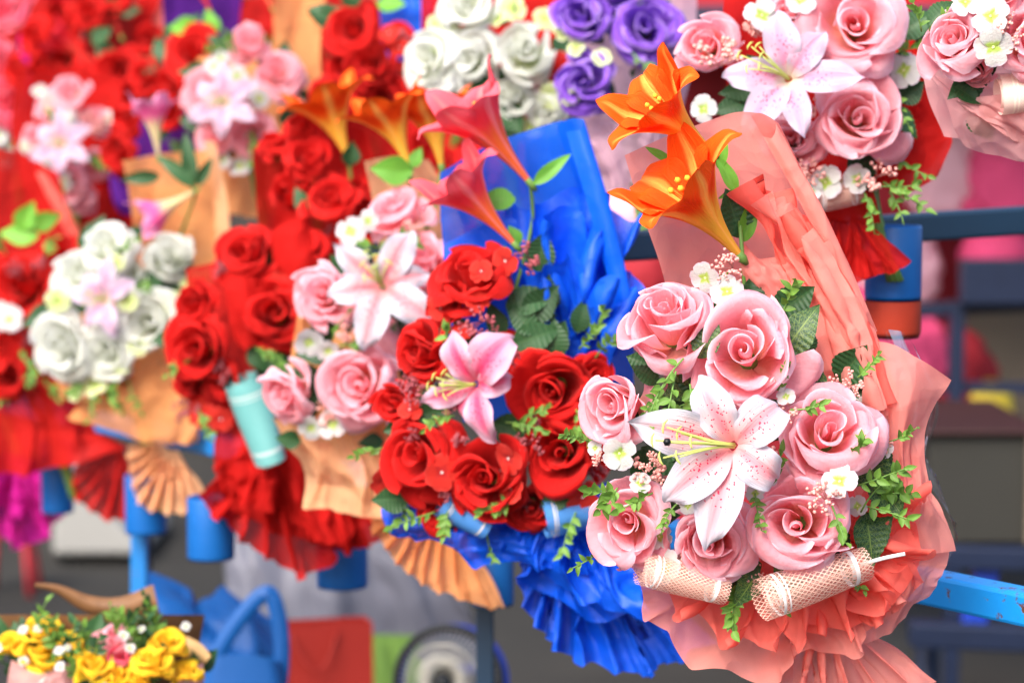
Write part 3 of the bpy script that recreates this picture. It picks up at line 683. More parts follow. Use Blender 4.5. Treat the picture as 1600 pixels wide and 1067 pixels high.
for le, wd, z, mt in (([(1158, 288), (1190, 345), (1222, 420), (1262, 500), (1300, 590)], 74, -52, 'coral'), ([(1186, 312), (1226, 372), (1262, 440), (1300, 515), (1332, 600)], 60, -34, 'coral_pale'),
                      ([(1222, 334), (1262, 398), (1298, 470), (1334, 545), (1352, 620)], 46, -16, 'coral'), ([(1250, 372), (1284, 424), (1318, 490), (1348, 560), (1362, 640)], 26, 2, 'coral_pale')):
    b.sheet([[(x + 4, y - 4, z + 26), (x + wd * .14, y + 3, z + 36), (x + wd * .4, y + 6, z + 4), (x + wd * .7, y + 12, z + 14), (x + wd, y + 18, z - 6)] for x, y in le], mt, pleat=(1.5, 11, 0), crumple=6, n=64)
b.sheet([[(1160, 375, -30), (1190, 392, -28), (1235, 404, -40)], [(1166, 432, -20), (1206, 440, -8), (1262, 448, -25)], [(1170, 500, -30), (1225, 505, -20), (1290, 520, -30)]], 'coral_pale', crumple=7, n=40, edge=3)
b.sheet([[(1236, 404, -30), (1262, 416, -8), (1290, 448, -5), (1312, 470, -12)], [(1228, 470, -25), (1270, 470, 5), (1304, 490, 12), (1326, 520, 0)], [(1240, 560, -40), (1290, 560, -5), (1330, 570, 10), (1352, 590, 0)], [(1260, 650, -60), (1310, 640, -20), (1345, 650, 0), (1362, 664, -5)]], 'coral_pale', pleat=(1.6, 10, 0), crumple=6, n=56, edge=3)
b.sheet([[(1296, 560, -55), (1338, 545, -30), (1378, 536, -10), (1425, 560, -20), (1482, 593, -45)],
         [(1310, 630, -50), (1352, 620, -5), (1396, 618, 15), (1432, 628, 0), (1462, 636, -40)],
         [(1325, 720, -60), (1366, 710, -10), (1404, 704, 8), (1430, 700, -10), (1441, 700, -40)],
         [(1340, 800, -70), (1380, 800, -30), (1412, 796, -12), (1434, 790, -20), (1444, 792, -45)]], 'coral_pale', pleat=(2.2, 7, .6), crumple=5, n=70)
b.sheet([[(1330, 575, -60), (1372, 590, -48), (1400, 610, -40)], [(1350, 690, -62), (1390, 690, -40), (1422, 690, -32)], [(1360, 820, -70), (1400, 820, -50), (1430, 815, -40)]], 'coral', pleat=(2.4, 12, 0), crumple=6, n=50)
b.sheet([[(1330, 730, -60), (1385, 720, -38), (1425, 706, -38), (1443, 694, -45)], [(1325, 800, -40), (1385, 790, -10), (1436, 772, -15), (1462, 768, -38)], [(1318, 890, -30), (1385, 886, 4), (1446, 868, -8), (1493, 861, -40)]], 'coral_pale', pleat=(1.7, 9, .3), crumple=7, n=60)
b.sheet([[(1320, 870, -34), (1390, 872, -4), (1446, 866, -14), (1492, 862, -42)], [(1305, 930, -34), (1370, 930, 0), (1430, 908, -12), (1462, 898, -40)], [(1300, 1010, -54), (1360, 1005, -20), (1410, 975, -24), (1440, 932, -45)]], 'coral_pale', pleat=(1.8, 9, .3), crumple=7, n=60)
b.fan(1222, 800, 60, [255, 282, 278, 262, 240, 250, 245, 210], 196, 330, 'coral_pale', k=9, amp=13, z0=-60, z1=-25, crumple=8, jag=.05, pw=.7)
b.fan(1215, 790, 60, [215, 215, 220, 215, 195, 215, 225, 215], 205, 345, 'coral', k=11, amp=16, z0=-20, z1=8, crumple=8, jag=.07)
b.fan(1250, 800, 50, [150, 175, 190, 185, 170, 190, 180], 225, 372, 'coral', k=10, amp=17, z0=5, z1=30, crumple=8, jag=.10)
b.fan(1320, 850, 20, [75, 105, 120, 105, 100], 240, 420, 'coral', k=5, amp=14, z0=0, z1=34, crumple=8, jag=.1)
b.fan(1275, 930, 12, [150, 165, 170, 185, 215, 235], 233, 325, 'coral_pale', k=7, amp=14, z0=-70, z1=-60, name='paper_tail', crumple=4, jag=.03)
b.sheet([[(1374, 512, -110), (1412, 520, -112), (1432, 545, -115)], [(1400, 600, -112), (1440, 590, -120), (1468, 640, -125)], [(1420, 690, -116), (1436, 680, -120), (1444, 730, -120)], [(1430, 790, -116), (1462, 770, -120), (1496, 838, -118)], [(1420, 880, -116), (1440, 880, -120), (1452, 900, -118)]], 'cello', pleat=(1.5, 5, 0), crumple=4, n=40, name='cellophane_wrap')
# blooms
b.rose(1044, 505, 158, 'rose_pink', (-.28, .62, .75), 95, var=2, roll=.4)
b.rose(1163, 556, 178, 'rose_pink', (-.22, .16, 1), 112, var=0, roll=1.1)
b.rose(966, 634, 128, 'rose_pink', (-.55, .05, .85), 50, var=3, roll=2.0)
b.rose(1292, 682, 162, 'rose_pink', (.02, .42, 1), 100, var=1, roll=.3)
b.rose(1246, 818, 168, 'rose_pink', (-.22, .12, 1), 108, var=0, roll=3.3)
b.rose(1112, 842, 140, 'rose_pink', (-.12, -.05, 1), 78, var=3, roll=4.0)
b.rose(984, 814, 132, 'rose_pink', (-.35, .10, 1), 62, var=1, roll=5.1)
b.lily(1146, 696, 160, 'lily_white', [(168, 1.0, 'flat'), (117, .80, 'arch'), (42, .80, 'curl'), (-38, .72, 'curl'), (-104, 1.02, 'long'), (-140, .92, 'arch')], (-.16, .06, 1), 168, (-.52, .02))
b.trumpet(1114, 240, 1020, 168, 'trumpet_orange', -20, .5, .35, 1.25, .88)
b.trumpet(1158, 402, 1056, 292, 'trumpet_orange', 5, .45, .9, 1.2, .88)
b.stem([(1108, 240, -20), (1136, 262, -34), (1152, 320, -36), (1160, 400, -10), (1165, 480, -30)], 3.4)
for a in ((1124, 265, 82, 56, 'long'), (1150, 300, 118, 66, 'long'), (1158, 372, 108, 82, 'rose'), (1162, 378, 78, 74, 'long'), (1048, 252, 150, 44, 'long'), (1150, 300, 200, 30, 'long')):
    b.leaf(a[0], a[1], a[2], a[3], a[4], 'leaf_bright' if a[4] == 'long' else 'leaf_plain', -30, .2)
for a in ((1222, 555, 58, 92, 70), (1092, 560, 68, 66, 120), (1232, 590, 62, 60, 40), (1278, 570, 235, 96, 50), (1268, 585, 240, 92, 64), (1225, 668, 150, 80, 80), (1350, 700, -72, 86, 60), (1368, 742, -58, 74, 60), (1352, 800, -80, 84, 50), (1340, 850, 40, 70, 40), (1190, 880, 200, 56, 60), (1030, 600, 140, 50, 60), (1060, 560, 160, 60, 30), (1090, 600, 200, 60, 40), (1200, 690, 60, 70, 70), (1215, 870, -60, 60, 70), (1185, 890, -120, 66, 60), (1255, 900, -150, 60, 60)):
    b.leaf(a[0], a[1], a[2], a[3], 'rose', 'leaf_dark' if a[3] > 58 else 'leaf_plain', a[4])
b.green(40, 1.15, 1.15, 66, back=.32)
for a in ((1102, 434, 50, 90), (1136, 456, 52, 100), (968, 708, 54, 92), (1042, 886, 56, 70), (1030, 838, 42, 66), (1312, 752, 56, 160), (1352, 640, 46, 20), (1000, 755, 36, 90), (1200, 742, 36, 120)): b.floret(a[0], a[1], a[2], 'floret_white', None, a[3])
for a in ((1140, 418, 52, 95), (1302, 602, 46, 70), (1012, 742, 58, 84), (1192, 716, 58, 118), (1290, 776, 56, 172), (1062, 872, 50, 72), (1180, 740, 40, 110), (1016, 720, 40, 90)): b.berry(a[0], a[1], a[2], 'berry_pink', a[3])
for a in ((1222, 492, 76, 62, 40), (1068, 560, 236, 92, 140), (1056, 580, 255, 96, 145), (1040, 600, 230, 60, 130), (1078, 600, 262, 66, 150), (1345, 800, 50, 92, 90), (1335, 760, 30, 80, 110), (1350, 790, -10, 72, 80), (1330, 720, 70, 50, 150), (960, 770, 160, 50, 75), (965, 762, 225, 40, 80), (1020, 770, 200, 56, 90), (1160, 900, -100, 74, 40), (1160, 910, 250, 50, 40), (1195, 760, 70, 66, 120), (1370, 770, 10, 60, 70), (1300, 790, -70, 50, 160), (1380, 800, 100, 60, 60)):
    b.sprig(a[0], a[1], a[2], a[3], a[4], 19, 6)
for x, y, sz in ((1085, 470, 30), (1228, 620, 30), (1215, 600, 26), (1060, 770, 34), (1075, 790, 28), (1180, 770, 30), (1340, 790, 34), (1205, 650, 24), (930, 700, 26), (1385, 705, 28)): b.floret(x, y, sz, 'floret_white', None, b.dome(x, y) + 12)
for x, y in ((1230, 640), (1075, 770), (1350, 660), (1180, 895), (1060, 880), (1090, 470), (940, 720), (1165, 470), (1330, 600), (1375, 690)): b.berry(x, y, 38, 'berry_pink', b.dome(x, y) + 8)
for x, y, g_ in ((1235, 640, 20), (1215, 610, 80), (1100, 610, 200), (1060, 785, 240), (1180, 770, -80), (1340, 590, 60), (920, 690, 160), (1390, 690, 40), (1200, 900, -60), (1310, 880, -40), (1120, 480, 80), (940, 860, 200)): b.sprig(x, y, g_, 50, b.dome(x, y) + 14, 13, 6)
b.roll(1188, 940, 1352, 882, 38, 'net_coral', (118, 96))
b.roll(1000, 888, 1132, 926, 31, 'net_coral', (70, 85), 1.8)
b.stem([(1345, 882, 96), (1380, 872, 98), (1414, 865, 100)], 3.2, 'white_stick')
b.bundle(1240, 820, 1290, 1060, 30, -135)

# ------------------------------------------------------------------ the red bouquet in blue paper
b = Bouquet('flower_bouquet', 'red rose bouquet with one pink lily and two hot pink trumpet lilies in blue paper', 770, 620, 185, 2.30, 2, G1)
b.sheet([[(690, 270, -70), (760, 232, -95), (830, 205, -100), (880, 188, -80), (908, 187, -40)],
         [(688, 350, -70), (760, 330, -105), (840, 310, -115), (905, 290, -90), (940, 285, -40)],
         [(690, 450, -80), (770, 430, -110), (860, 410, -120), (930, 395, -95), (965, 390, -40)],
         [(700, 560, -90), (790, 550, -120), (880, 530, -120), (950, 500, -95), (988, 480, -45)],
         [(720, 660, -90), (800, 660, -120), (880, 640, -120), (950, 620, -100), (985, 600, -60)]], 'blue_film', crumple=6, n=60)
b.sheet([[(868, 196, -60), (890, 186, -30), (912, 188, -10), (906, 202, 2), (884, 206, -6)], [(900, 290, -60), (926, 284, -25), (944, 290, 0), (934, 304, 8), (914, 306, -2)], [(935, 400, -60), (956, 390, -25), (972, 396, 2), (962, 412, 8), (944, 412, -2)], [(958, 490, -60), (980, 476, -25), (992, 486, 2), (984, 506, 8), (966, 506, -2)]], 'blue_film', crumple=1, n=44)
b.fan(870, 650, 60, [330, 345, 365, 372, 350, 320], 64, 106, 'blue', k=5, amp=19, z0=-55, z1=-40, crumple=9, jag=.05)
b.fan(885, 640, 60, [200, 240, 275, 295, 280, 250], 56, 108, 'blue', k=5, amp=22, z0=-30, z1=-6, crumple=10, jag=.08)
b.fan(900, 640, 50, [130, 170, 200, 215, 195], 54, 106, 'blue', k=4, amp=18, z0=-20, z1=16, crumple=10, jag=.1)
b.sheet([[(690, 385, -50), (750, 352, -40), (806, 340, -45)], [(694, 440, -50), (750, 420, -35), (810, 420, -45)], [(700, 500, -60), (760, 500, -50), (820, 500, -50)]], 'blue', crumple=5, n=36, edge=3)
b.sheet([[(640, 760, -50), (720, 770, -20), (800, 780, -20), (880, 780, -20), (950, 760, -40)], [(598, 796, -30), (700, 828, 20), (800, 838, 20), (880, 838, 10), (960, 805, -20)], [(640, 836, -30), (735, 882, 10), (830, 884, 12), (900, 892, 0), (990, 860, -40)]], 'blue', pleat=(4.5, 14, .5), crumple=8, n=76, edge=5)
b.fan(870, 760, 40, [120, 120, 125, 155, 200, 240, 255], 205, 318, 'blue', k=8, amp=18, z0=-40, z1=-5, crumple=9, jag=.06)
b.fan(890, 790, 30, [95, 150, 215, 255, 290, 310], 222, 315, 'blue', k=9, amp=13, z0=-70, z1=-70, name='paper_tail', crumple=4, jag=.03)
b.fan(880, 770, 30, [90, 110, 140, 175, 210, 220], 215, 330, 'blue', k=7, amp=20, z0=-10, z1=25, crumple=8, jag=.1)
b.rose(738, 438, 132, 'rose_red', (-.2, .75, .65), 40, var=1)
b.rose(668, 552, 122, 'rose_red', (-.6, .2, .8), 45, var=2)
b.rose(868, 606, 134, 'rose_red', (-.22, -.15, 1), 75, var=3)
b.rose(878, 708, 134, 'rose_red', (-.25, -.02, 1), 75, var=0)
b.rose(658, 708, 128, 'rose_red', (-.45, .05, .9), 55, var=1)
b.rose(762, 748, 132, 'rose_red', (-.3, .08, 1), 80, var=2)
b.rose(925, 590, 80, 'rose_red', (.4, .2, .8), 20, var=0)
b.lily(744, 600, 112, 'lily_pink', [(50, 1.15, 'curl'), (8, .72, 'curl'), (-72, .92, 'arch'), (197, .82, 'flat'), (228, .85, 'roll'), (112, .88, 'arch')], (-.5, -.15, 1), 118, (-.35, .05), True)
b.trumpet(829, 287, 722, 158, 'trumpet_pink', -15, .25, .2, 1.06, .74)
b.trumpet(806, 384, 712, 282, 'trumpet_pink', 5, .28, .75, 1.12, .74)
b.stem([(829, 287, -16), (832, 340, -40), (820, 400, -30), (800, 470, -30)], 3.2)
for a in ((834, 288, 40, 72, -10), (806, 312, 178, 60, -25), (812, 382, 120, 34, -10), (800, 392, 200, 40, 0)): b.leaf(*a[:4], 'long' if a[3] > 66 else 'rose', 'leaf_bright', a[4])
for a in ((790, 480, 20, 80, 30), (820, 500, 45, 74, 30), (850, 490, 80, 60, 10), (800, 540, 20, 78, 40), (870, 560, 95, 62, 30), (840, 520, 140, 60, 40), (815, 590, 10, 70, 40), (840, 425, 80, 66, 0), (845, 780, -20, 78, 60), (850, 790, 30, 52, 70), (640, 780, 180, 60, 20), (700, 640, 190, 60, 40), (770, 660, -20, 70, 60), (900, 520, 70, 56, 10)): b.leaf(*a[:4], 'rose', 'leaf_plain', a[4])
b.green(24, 1.1, 1.1, 56, back=.34)
for a in ((700, 478, 84, 40), (935, 655, 84, 30), (830, 790, 90, 40), (620, 630, 80, 10), (690, 800, 80, 20), (800, 545, 70, 20)): b.rose(a[0], a[1], a[2], 'rose_red', None, a[3])
for a in ((790, 408, 46, 90), (752, 424, 38, 100), (745, 470, 40, 100), (688, 482, 46, 70), (795, 716, 54, 130), (690, 738, 58, 110), (602, 750, 52, 40), (910, 776, 56, 90), (798, 764, 50, 110), (640, 640, 40, 70), (720, 520, 36, 70)): b.floret(a[0], a[1], a[2], 'floret_red', (b.rng.uniform(-1, .6), b.rng.uniform(-.6, .8), 1), a[3] - 14)
for a in ((822, 404, 46, 60), (744, 500, 52, 90), (650, 612, 46, 70), (690, 768, 44, 80), (830, 690, 44, 100), (935, 740, 36, 60), (640, 600, 36, 60)): b.berry(a[0], a[1], a[2], 'berry_wine', a[3])
for a in ((790, 660, -10, 66, 100), (900, 640, -60, 50, 110), (680, 800, 190, 66, 60), (800, 780, 190, 56, 90), (930, 530, 75, 56, 40), (930, 560, 40, 50, 40), (900, 800, -110, 60, 80), (700, 790, 260, 40, 60), (880, 680, 20, 44, 110), (720, 560, 110, 60, 90)): b.sprig(a[0], a[1], a[2], a[3], a[4], 17, 5)
for x, y in ((800, 560), (700, 640), (830, 660), (640, 680), (820, 780), (720, 690), (905, 660), (770, 520)): b.berry(x, y, 34, 'berry_wine', b.dome(x, y) + 10)
for x, y, g_ in ((820, 650, 30), (710, 650, 200), (640, 790, 220), (905, 545, 60), (600, 700, 190), (760, 830, -70), (930, 690, -20)): b.sprig(x, y, g_, 46, b.dome(x, y) + 14, 12, 5)
b.roll(850, 812, 930, 800, 34, 'net_blue', (60, 40))
b.roll(690, 785, 760, 826, 27, 'net_blue', (40, 50))
b.bundle(830, 760, 930, 990, 24, -130)

# ------------------------------------------------------------------ the pink bouquet in peach paper
b = Bouquet('flower_bouquet', 'pink rose bouquet with white lily in peach paper between red bouquets', 560, 530, 160, 2.62, 3, G1)
b.sheet([[(566, 252, -60), (610, 245, -70), (670, 250, -60)], [(585, 340, -65), (650, 340, -80), (720, 340, -60)], [(600, 460, -70), (670, 460, -90), (740, 450, -60)], [(600, 600, -70), (670, 600, -90), (740, 600, -60)]], 'peach_pale', crumple=5, n=40)
b.sheet([[(470, 420, -70), (560, 400, -95), (680, 400, -80)], [(450, 560, -70), (560, 560, -95), (670, 540, -80)], [(440, 680, -60), (560, 700, -80), (650, 680, -70)]], 'peach', pleat=(2, 8, 0), crumple=6, n=44)
b.sheet([[(430, 655, -20), (500, 660, 0), (570, 660, 5), (640, 640, 0)], [(455, 720, -15), (530, 735, 15), (600, 730, 15), (660, 700, 0)], [(472, 796, -20), (540, 800, -5), (600, 800, -5), (650, 770, -10)]], 'peach_pale', pleat=(2.6, 11, .2), crumple=10, n=60, edge=4)
b.sheet([[(560, 640, -10), (620, 640, -5), (680, 620, -10)], [(560, 720, -5), (620, 720, 5), (690, 710, -5)], [(580, 790, -10), (640, 790, 0), (700, 780, -10)]], 'peach', pleat=(2, 9, 0), crumple=8, n=44)
b.fan(690, 760, 20, [100, 125, 135, 150, 180, 215], 190, 298, 'peach', k=10, amp=9, z0=-50, z1=-45, name='paper_tail', crumple=4, jag=.025)
b.rose(512, 462, 108, 'rose_pink', (-.4, .15, 1), 60); b.rose(664, 418, 100, 'rose_pink', (-.1, .3, 1), 30)
b.rose(456, 612, 100, 'rose_pink', (-.5, -.1, .9), 40); b.rose(568, 602, 134, 'rose_pink', (-.22, .05, 1), 85, var=0)
b.rose(618, 338, 112, 'rose_pink', (-.3, .7, .7), 10); b.rose(632, 520, 90, 'rose_pink', (.3, 0, 1), 20)
b.lily(598, 448, 118, 'lily_white', [(140, .82, 'flat'), (62, .9, 'arch'), (15, .7, 'arch'), (-35, .95, 'arch'), (-105, .95, 'arch'), (190, .8, 'arch')], (-.05, .1, 1), 115, (-.1, .25))
b.trumpet(640, 262, 602, 165, 'trumpet_orange', -20, .1, .5, 1.12, 1.05); b.trumpet(690, 262, 672, 160, 'trumpet_orange', -40, .1, 1.3, 1.12, 1.05)
b.stem([(640, 262, -20), (640, 320, -40), (625, 400, -30)], 3); b.stem([(690, 262, -40), (680, 320, -50), (650, 400, -40)], 3)
for a in ((645, 268, 178, 66, -10), (645, 262, 70, 34, -12), (612, 452, -70, 60, 60), (620, 500, -80, 50, 40), (600, 690, 180, 40, 30), (650, 640, 30, 60, 20), (640, 690, 20, 56, 20), (540, 640, 120, 50, 50), (470, 690, 170, 40, 10)): b.leaf(*a[:4], 'rose', 'leaf_bright' if a[1] < 300 else 'leaf_plain', a[4])
b.green(30, 1, 1, 60)
for a in ((548, 362, 46, 70), (575, 345, 34, 70), (482, 534, 46, 80), (520, 662, 50, 60), (486, 668, 40, 50), (512, 548, 34, 80)): b.floret(a[0], a[1], a[2], 'floret_white', None, a[3])
for a in ((640, 365, 40, 50), (540, 520, 40, 80), (508, 640, 44, 60), (560, 500, 40, 80)): b.berry(a[0], a[1], a[2], 'berry_pink', a[3])
for a in ((600, 390, 10, 60, 60), (520, 530, 60, 50, 80), (530, 540, 10, 40, 80), (600, 390, 40, 50, 60), (610, 400, 150, 44, 60), (640, 660, -60, 50, 40), (620, 690, -80, 40, 40)): b.sprig(a[0], a[1], a[2], a[3], a[4], 15, 5)
b.bundle(640, 680, 740, 880, 24, -70)

# ------------------------------------------------------------------ the red bouquet with the teal ribbon
b = Bouquet('flower_bouquet', 'red rose bouquet in red paper with a pale teal ribbon roll on it', 390, 510, 150, 2.95, 4, G1)
b.sheet([[(392, 232, -40), (420, 225, -55), (455, 222, -40)], [(398, 330, -40), (440, 330, -70), (480, 320, -50)], [(400, 420, -40), (450, 420, -70), (500, 420, -60)]], 'red', crumple=4, n=36)
b.sheet([[(540, 202, -50), (556, 200, -55), (572, 205, -50)], [(556, 290, -45), (580, 290, -55), (600, 295, -50)], [(570, 380, -45), (590, 380, -55), (610, 390, -50)]], 'red', crumple=2, n=24)
b.sheet([[(440, 190, -80), (520, 180, -95), (640, 190, -85)], [(430, 300, -80), (520, 300, -95), (640, 300, -85)], [(420, 430, -80), (520, 430, -95), (640, 430, -85)]], 'red', crumple=6, n=36, pleat=(2, 8, 0))
b.sheet([[(290, 420, -60), (390, 400, -85), (560, 380, -70)], [(290, 560, -60), (400, 560, -85), (500, 560, -70)], [(300, 660, -50), (400, 670, -70), (490, 660, -60)]], 'red', crumple=6, n=36)
b.sheet([[(320, 610, -20), (380, 620, 0), (440, 640, 0), (500, 650, -20)], [(322, 690, -10), (390, 720, 25), (450, 730, 25), (520, 720, 0)], [(326, 775, -20), (400, 820, 10), (480, 850, 10), (590, 862, -20)]], 'red', pleat=(3.4, 15, .2), crumple=12, n=70, edge=5)
b.fan(420, 700, 30, [130, 130, 165, 205, 195, 190], 215, 330, 'red', k=7, amp=15, z0=-30, z1=-15, name='paper_tail', crumple=8, jag=.04)
b.fan(520, 740, 20, [90, 110, 125, 120], 228, 318, 'red', k=6, amp=12, z0=0, z1=0, crumple=6, jag=.05)
b.fan(430, 660, 30, [120, 130, 150, 190, 215, 190], 220, 335, 'red', k=8, amp=18, z0=0, z1=20, crumple=8, jag=.06)
b.sheet([[(350, 430, 75), (385, 400, 70), (415, 425, 60)], [(355, 480, 82), (385, 470, 92), (408, 470, 80)], [(362, 530, 70), (382, 545, 72), (396, 525, 66)]], 'red', crumple=3, n=24)
b.sheet([[(425, 360, 60), (465, 340, 58), (500, 360, 40)], [(425, 410, 62), (465, 410, 75), (498, 410, 60)], [(440, 450, 50), (470, 460, 56), (490, 445, 50)]], 'red', crumple=3, n=24)
for a in ((385, 402, 100, 50), (312, 545, 108, 55), (432, 492, 112, 70), (306, 478, 84, 40), (520, 322, 96, 20), (478, 252, 88, 0), (470, 390, 80, 40), (440, 560, 70, 30), (350, 590, 70, 40), (300, 600, 60, 20), (455, 300, 84, 0), (540, 390, 80, 0), (560, 300, 76, -30), (430, 230, 60, -30), (580, 420, 70, -30), (470, 200, 60, -30)): b.rose(a[0], a[1], a[2], 'rose_red', None, a[3])
b.trumpet(546, 250, 508, 158, 'trumpet_orange', -10, .12, .9, 1.2, 1.05)
b.stem([(546, 250, -12), (545, 320, -30), (500, 420, -40)], 3)
for a in ((420, 556, -40, 50, 60), (480, 330, 120, 40, 30), (390, 540, -60, 50, 60), (545, 260, 80, 40, 0)): b.leaf(*a[:4], 'rose', 'leaf_plain', a[4])
b.green(20, 1, 1, 55)
for a in ((340, 420, 34), (350, 580, 34), (520, 290, 34), (280, 640, 36), (515, 370, 34), (300, 640, 30)): b.berry(a[0], a[1], a[2], 'berry_wine')
for a in ((420, 560, -30, 40), (310, 640, -60, 44), (470, 320, 100, 40), (300, 560, 210, 40), (400, 545, -20, 40)): b.sprig(a[0], a[1], a[2], a[3], None, 13, 4)
for a in ((320, 650, 40), (345, 655, 40), (440, 440, 34)): b.floret(a[0], a[1], a[2], 'floret_red')
b.roll(378, 592, 420, 718, 34, 'net_teal', (60, 70), 1.4, taper=.8)
b.bundle(420, 660, 525, 830, 22, -60)

# ------------------------------------------------------------------ the white bouquet
b = Bouquet('flower_bouquet', 'white rose bouquet with pale lily and two rosy trumpet lilies in peach paper', 180, 470, 135, 3.28, 5, G1, False)
b.sheet([[(188, 252, -40), (250, 242, -60), (318, 235, -50), (335, 228, -20)], [(200, 340, -40), (260, 330, -70), (330, 320, -55), (350, 310, -20)], [(215, 430, -50), (270, 430, -75), (335, 420, -60), (358, 400, -30)]], 'peach', crumple=5, n=44)
b.sheet([[(316, 222, -30), (328, 220, -10), (338, 226, 4)], [(332, 310, -30), (346, 306, -10), (354, 312, 4)], [(340, 400, -30), (352, 398, -10), (360, 404, 4)]], 'peach_pale', crumple=1, n=20)
b.sheet([[(100, 420, -60), (190, 400, -80), (290, 420, -60)], [(80, 520, -60), (180, 540, -80), (280, 540, -60)], [(100, 620, -50), (190, 630, -70), (290, 620, -50)]], 'peach', crumple=6, n=36)
b.sheet([[(190, 590, 20), (235, 555, 22), (280, 540, 0), (310, 540, -20)], [(140, 620, 10), (220, 620, 30), (280, 610, 20), (320, 610, -10)], [(104, 655, 0), (190, 680, 12), (260, 690, 8), (315, 695, -10)]], 'peach', pleat=(1.6, 10, 0), crumple=8, n=50, edge=4)
b.fan(270, 690, 14, [70, 80, 105, 115, 110], 185, 300, 'peach_pale', k=9, amp=6, z0=-20, z1=-20, name='paper_tail', crumple=3, jag=.03)
for a in ((166, 388, 84, 30), (266, 404, 92, 35), (232, 502, 100, 50), (102, 540, 98, 35), (168, 552, 92, 45), (122, 432, 84, 25), (205, 430, 70, 20)): b.rose(a[0], a[1], a[2], 'rose_white', None, a[3])
b.lily(164, 468, 70, 'lily_pale', [(80, 1, 'flat'), (30, .9, 'arch'), (-70, 1, 'arch'), (-120, .8, 'arch'), (170, .9, 'arch'), (130, .8, 'arch')], (-.2, .1, 1), 75, (-.2, 0), False)
b.trumpet(248, 248, 238, 168, 'trumpet_rosy', -20, .05, .2, 1.2); b.trumpet(306, 298, 226, 345, 'trumpet_rosy', 0, .05, .6, 1.05)
b.stem([(306, 298, 0), (300, 320, -20), (270, 400, -40)], 2.6); b.stem([(248, 248, -20), (290, 280, -25), (305, 300, -15)], 2.6)
for a in ((305, 292, 138, 76, 5), (300, 290, 95, 80, 0), (250, 276, 185, 60, -8), (308, 290, 60, 50, 0), (260, 460, 150, 50, 30)): b.leaf(*a[:4], 'long', 'leaf_plain', a[4])
b.leaf(200, 440, -40, 66, 'rose', 'leaf_dark', 40)
b.green(22, 1, 1, 50)
for a in ((90, 470, 40), (300, 440, 40), (150, 600, 44), (270, 470, 36), (200, 470, 34), (190, 570, 34), (120, 610, 36), (320, 435, 34), (180, 410, 30), (215, 540, 34)): b.floret(a[0], a[1], a[2], 'floret_lime')
for a in ((150, 600, -100, 50), (200, 590, -60, 50), (180, 400, 40, 44), (160, 610, -40, 44), (130, 590, 230, 40), (240, 460, 150, 40), (190, 580, -110, 40)): b.sprig(a[0], a[1], a[2], a[3], None, 13, 4)
b.bundle(220, 630, 250, 800, 18, -50)

# ------------------------------------------------------------------ red bouquet at the left edge
b = Bouquet('flower_bouquet', 'blurred red rose bouquet in red paper at the left edge of the lower row', 40, 470, 130, 3.62, 6, G1, False)
b.sheet([[(-30, 230, -40), (30, 240, -60), (90, 270, -50)], [(-30, 330, -40), (40, 330, -60), (110, 350, -50)], [(-30, 430, -40), (50, 430, -60), (130, 430, -50)], [(-30, 560, -40), (50, 560, -60), (130, 560, -50)]], 'red', crumple=5, n=40)
b.sheet([[(56, 270, -20), (68, 268, -10), (78, 275, -20)], [(88, 335, -20), (100, 330, -8), (112, 335, -20)], [(118, 395, -20), (128, 390, -10), (136, 395, -20)]], 'coral', crumple=1, n=18)
b.sheet([[(-40, 590, 0), (40, 600, 15), (110, 620, 5)], [(-40, 660, 10), (60, 670, 30), (150, 670, 5)], [(-40, 740, 0), (60, 735, 10), (192, 692, -10)]], 'red', pleat=(3, 10, .2), crumple=8, n=50, edge=3)
b.fan(190, 690, 10, [80, 105, 120, 125, 110], 205, 285, 'red', k=6, amp=6, z0=-10, z1=-10, name='paper_tail', crumple=3, jag=.03)
for a in ((36, 448, 104, 40), (-10, 530, 100, 40), (100, 404, 84, 20), (80, 510, 80, 30), (10, 580, 90, 30), (90, 580, 80, 25), (-20, 420, 70, 20)): b.rose(a[0], a[1], a[2], 'rose_red', None, a[3])
b.floret(5, 490, 40, 'floret_white'); b.floret(15, 500, 44, 'floret_white', dz=90)
b.leaf(60, 370, 170, 60, 'rose', 'leaf_bright', 10); b.leaf(30, 360, 60, 50, 'rose', 'leaf_bright', 15); b.leaf(48, 355, 20, 50, 'rose', 'leaf_bright', 15)
b.green(16, 1, 1, 46)
for a in ((70, 400, 60, 44), (30, 540, -50, 44), (50, 560, -90, 40), (10, 400, 110, 40), (60, 590, -40, 40), (30, 610, 200, 40)): b.sprig(a[0], a[1], a[2], a[3], None, 13, 4)
for a in ((40, 520, 34), (60, 410, 30), (20, 420, 30)): b.berry(a[0], a[1], a[2], 'berry_wine')
b.bundle(60, 620, 120, 780, 18, -40)

b = Bouquet('flower_bouquet', 'magenta paper bouquet at the far left with its crumpled tail hanging below red paper', -60, 520, 100, 3.95, 7, G1, False)
b.fan(20, 700, 10, [90, 110, 150, 140, 95], 215, 320, 'magenta', k=6, amp=13, z0=0, z1=10, name='paper_tail', crumple=8, jag=.06)
b.fan(25, 710, 10, [70, 80, 100, 90, 60], 225, 330, 'magenta', k=5, amp=12, z0=20, z1=30, name='paper_ruffle', crumple=8, jag=.1)
for a in ((-50, 480, 90), (-20, 560, 80), (-90, 560, 90)): b.rose(a[0], a[1], a[2], 'rose_hot')
b.bundle(-10, 600, 60, 800, 14, -30)

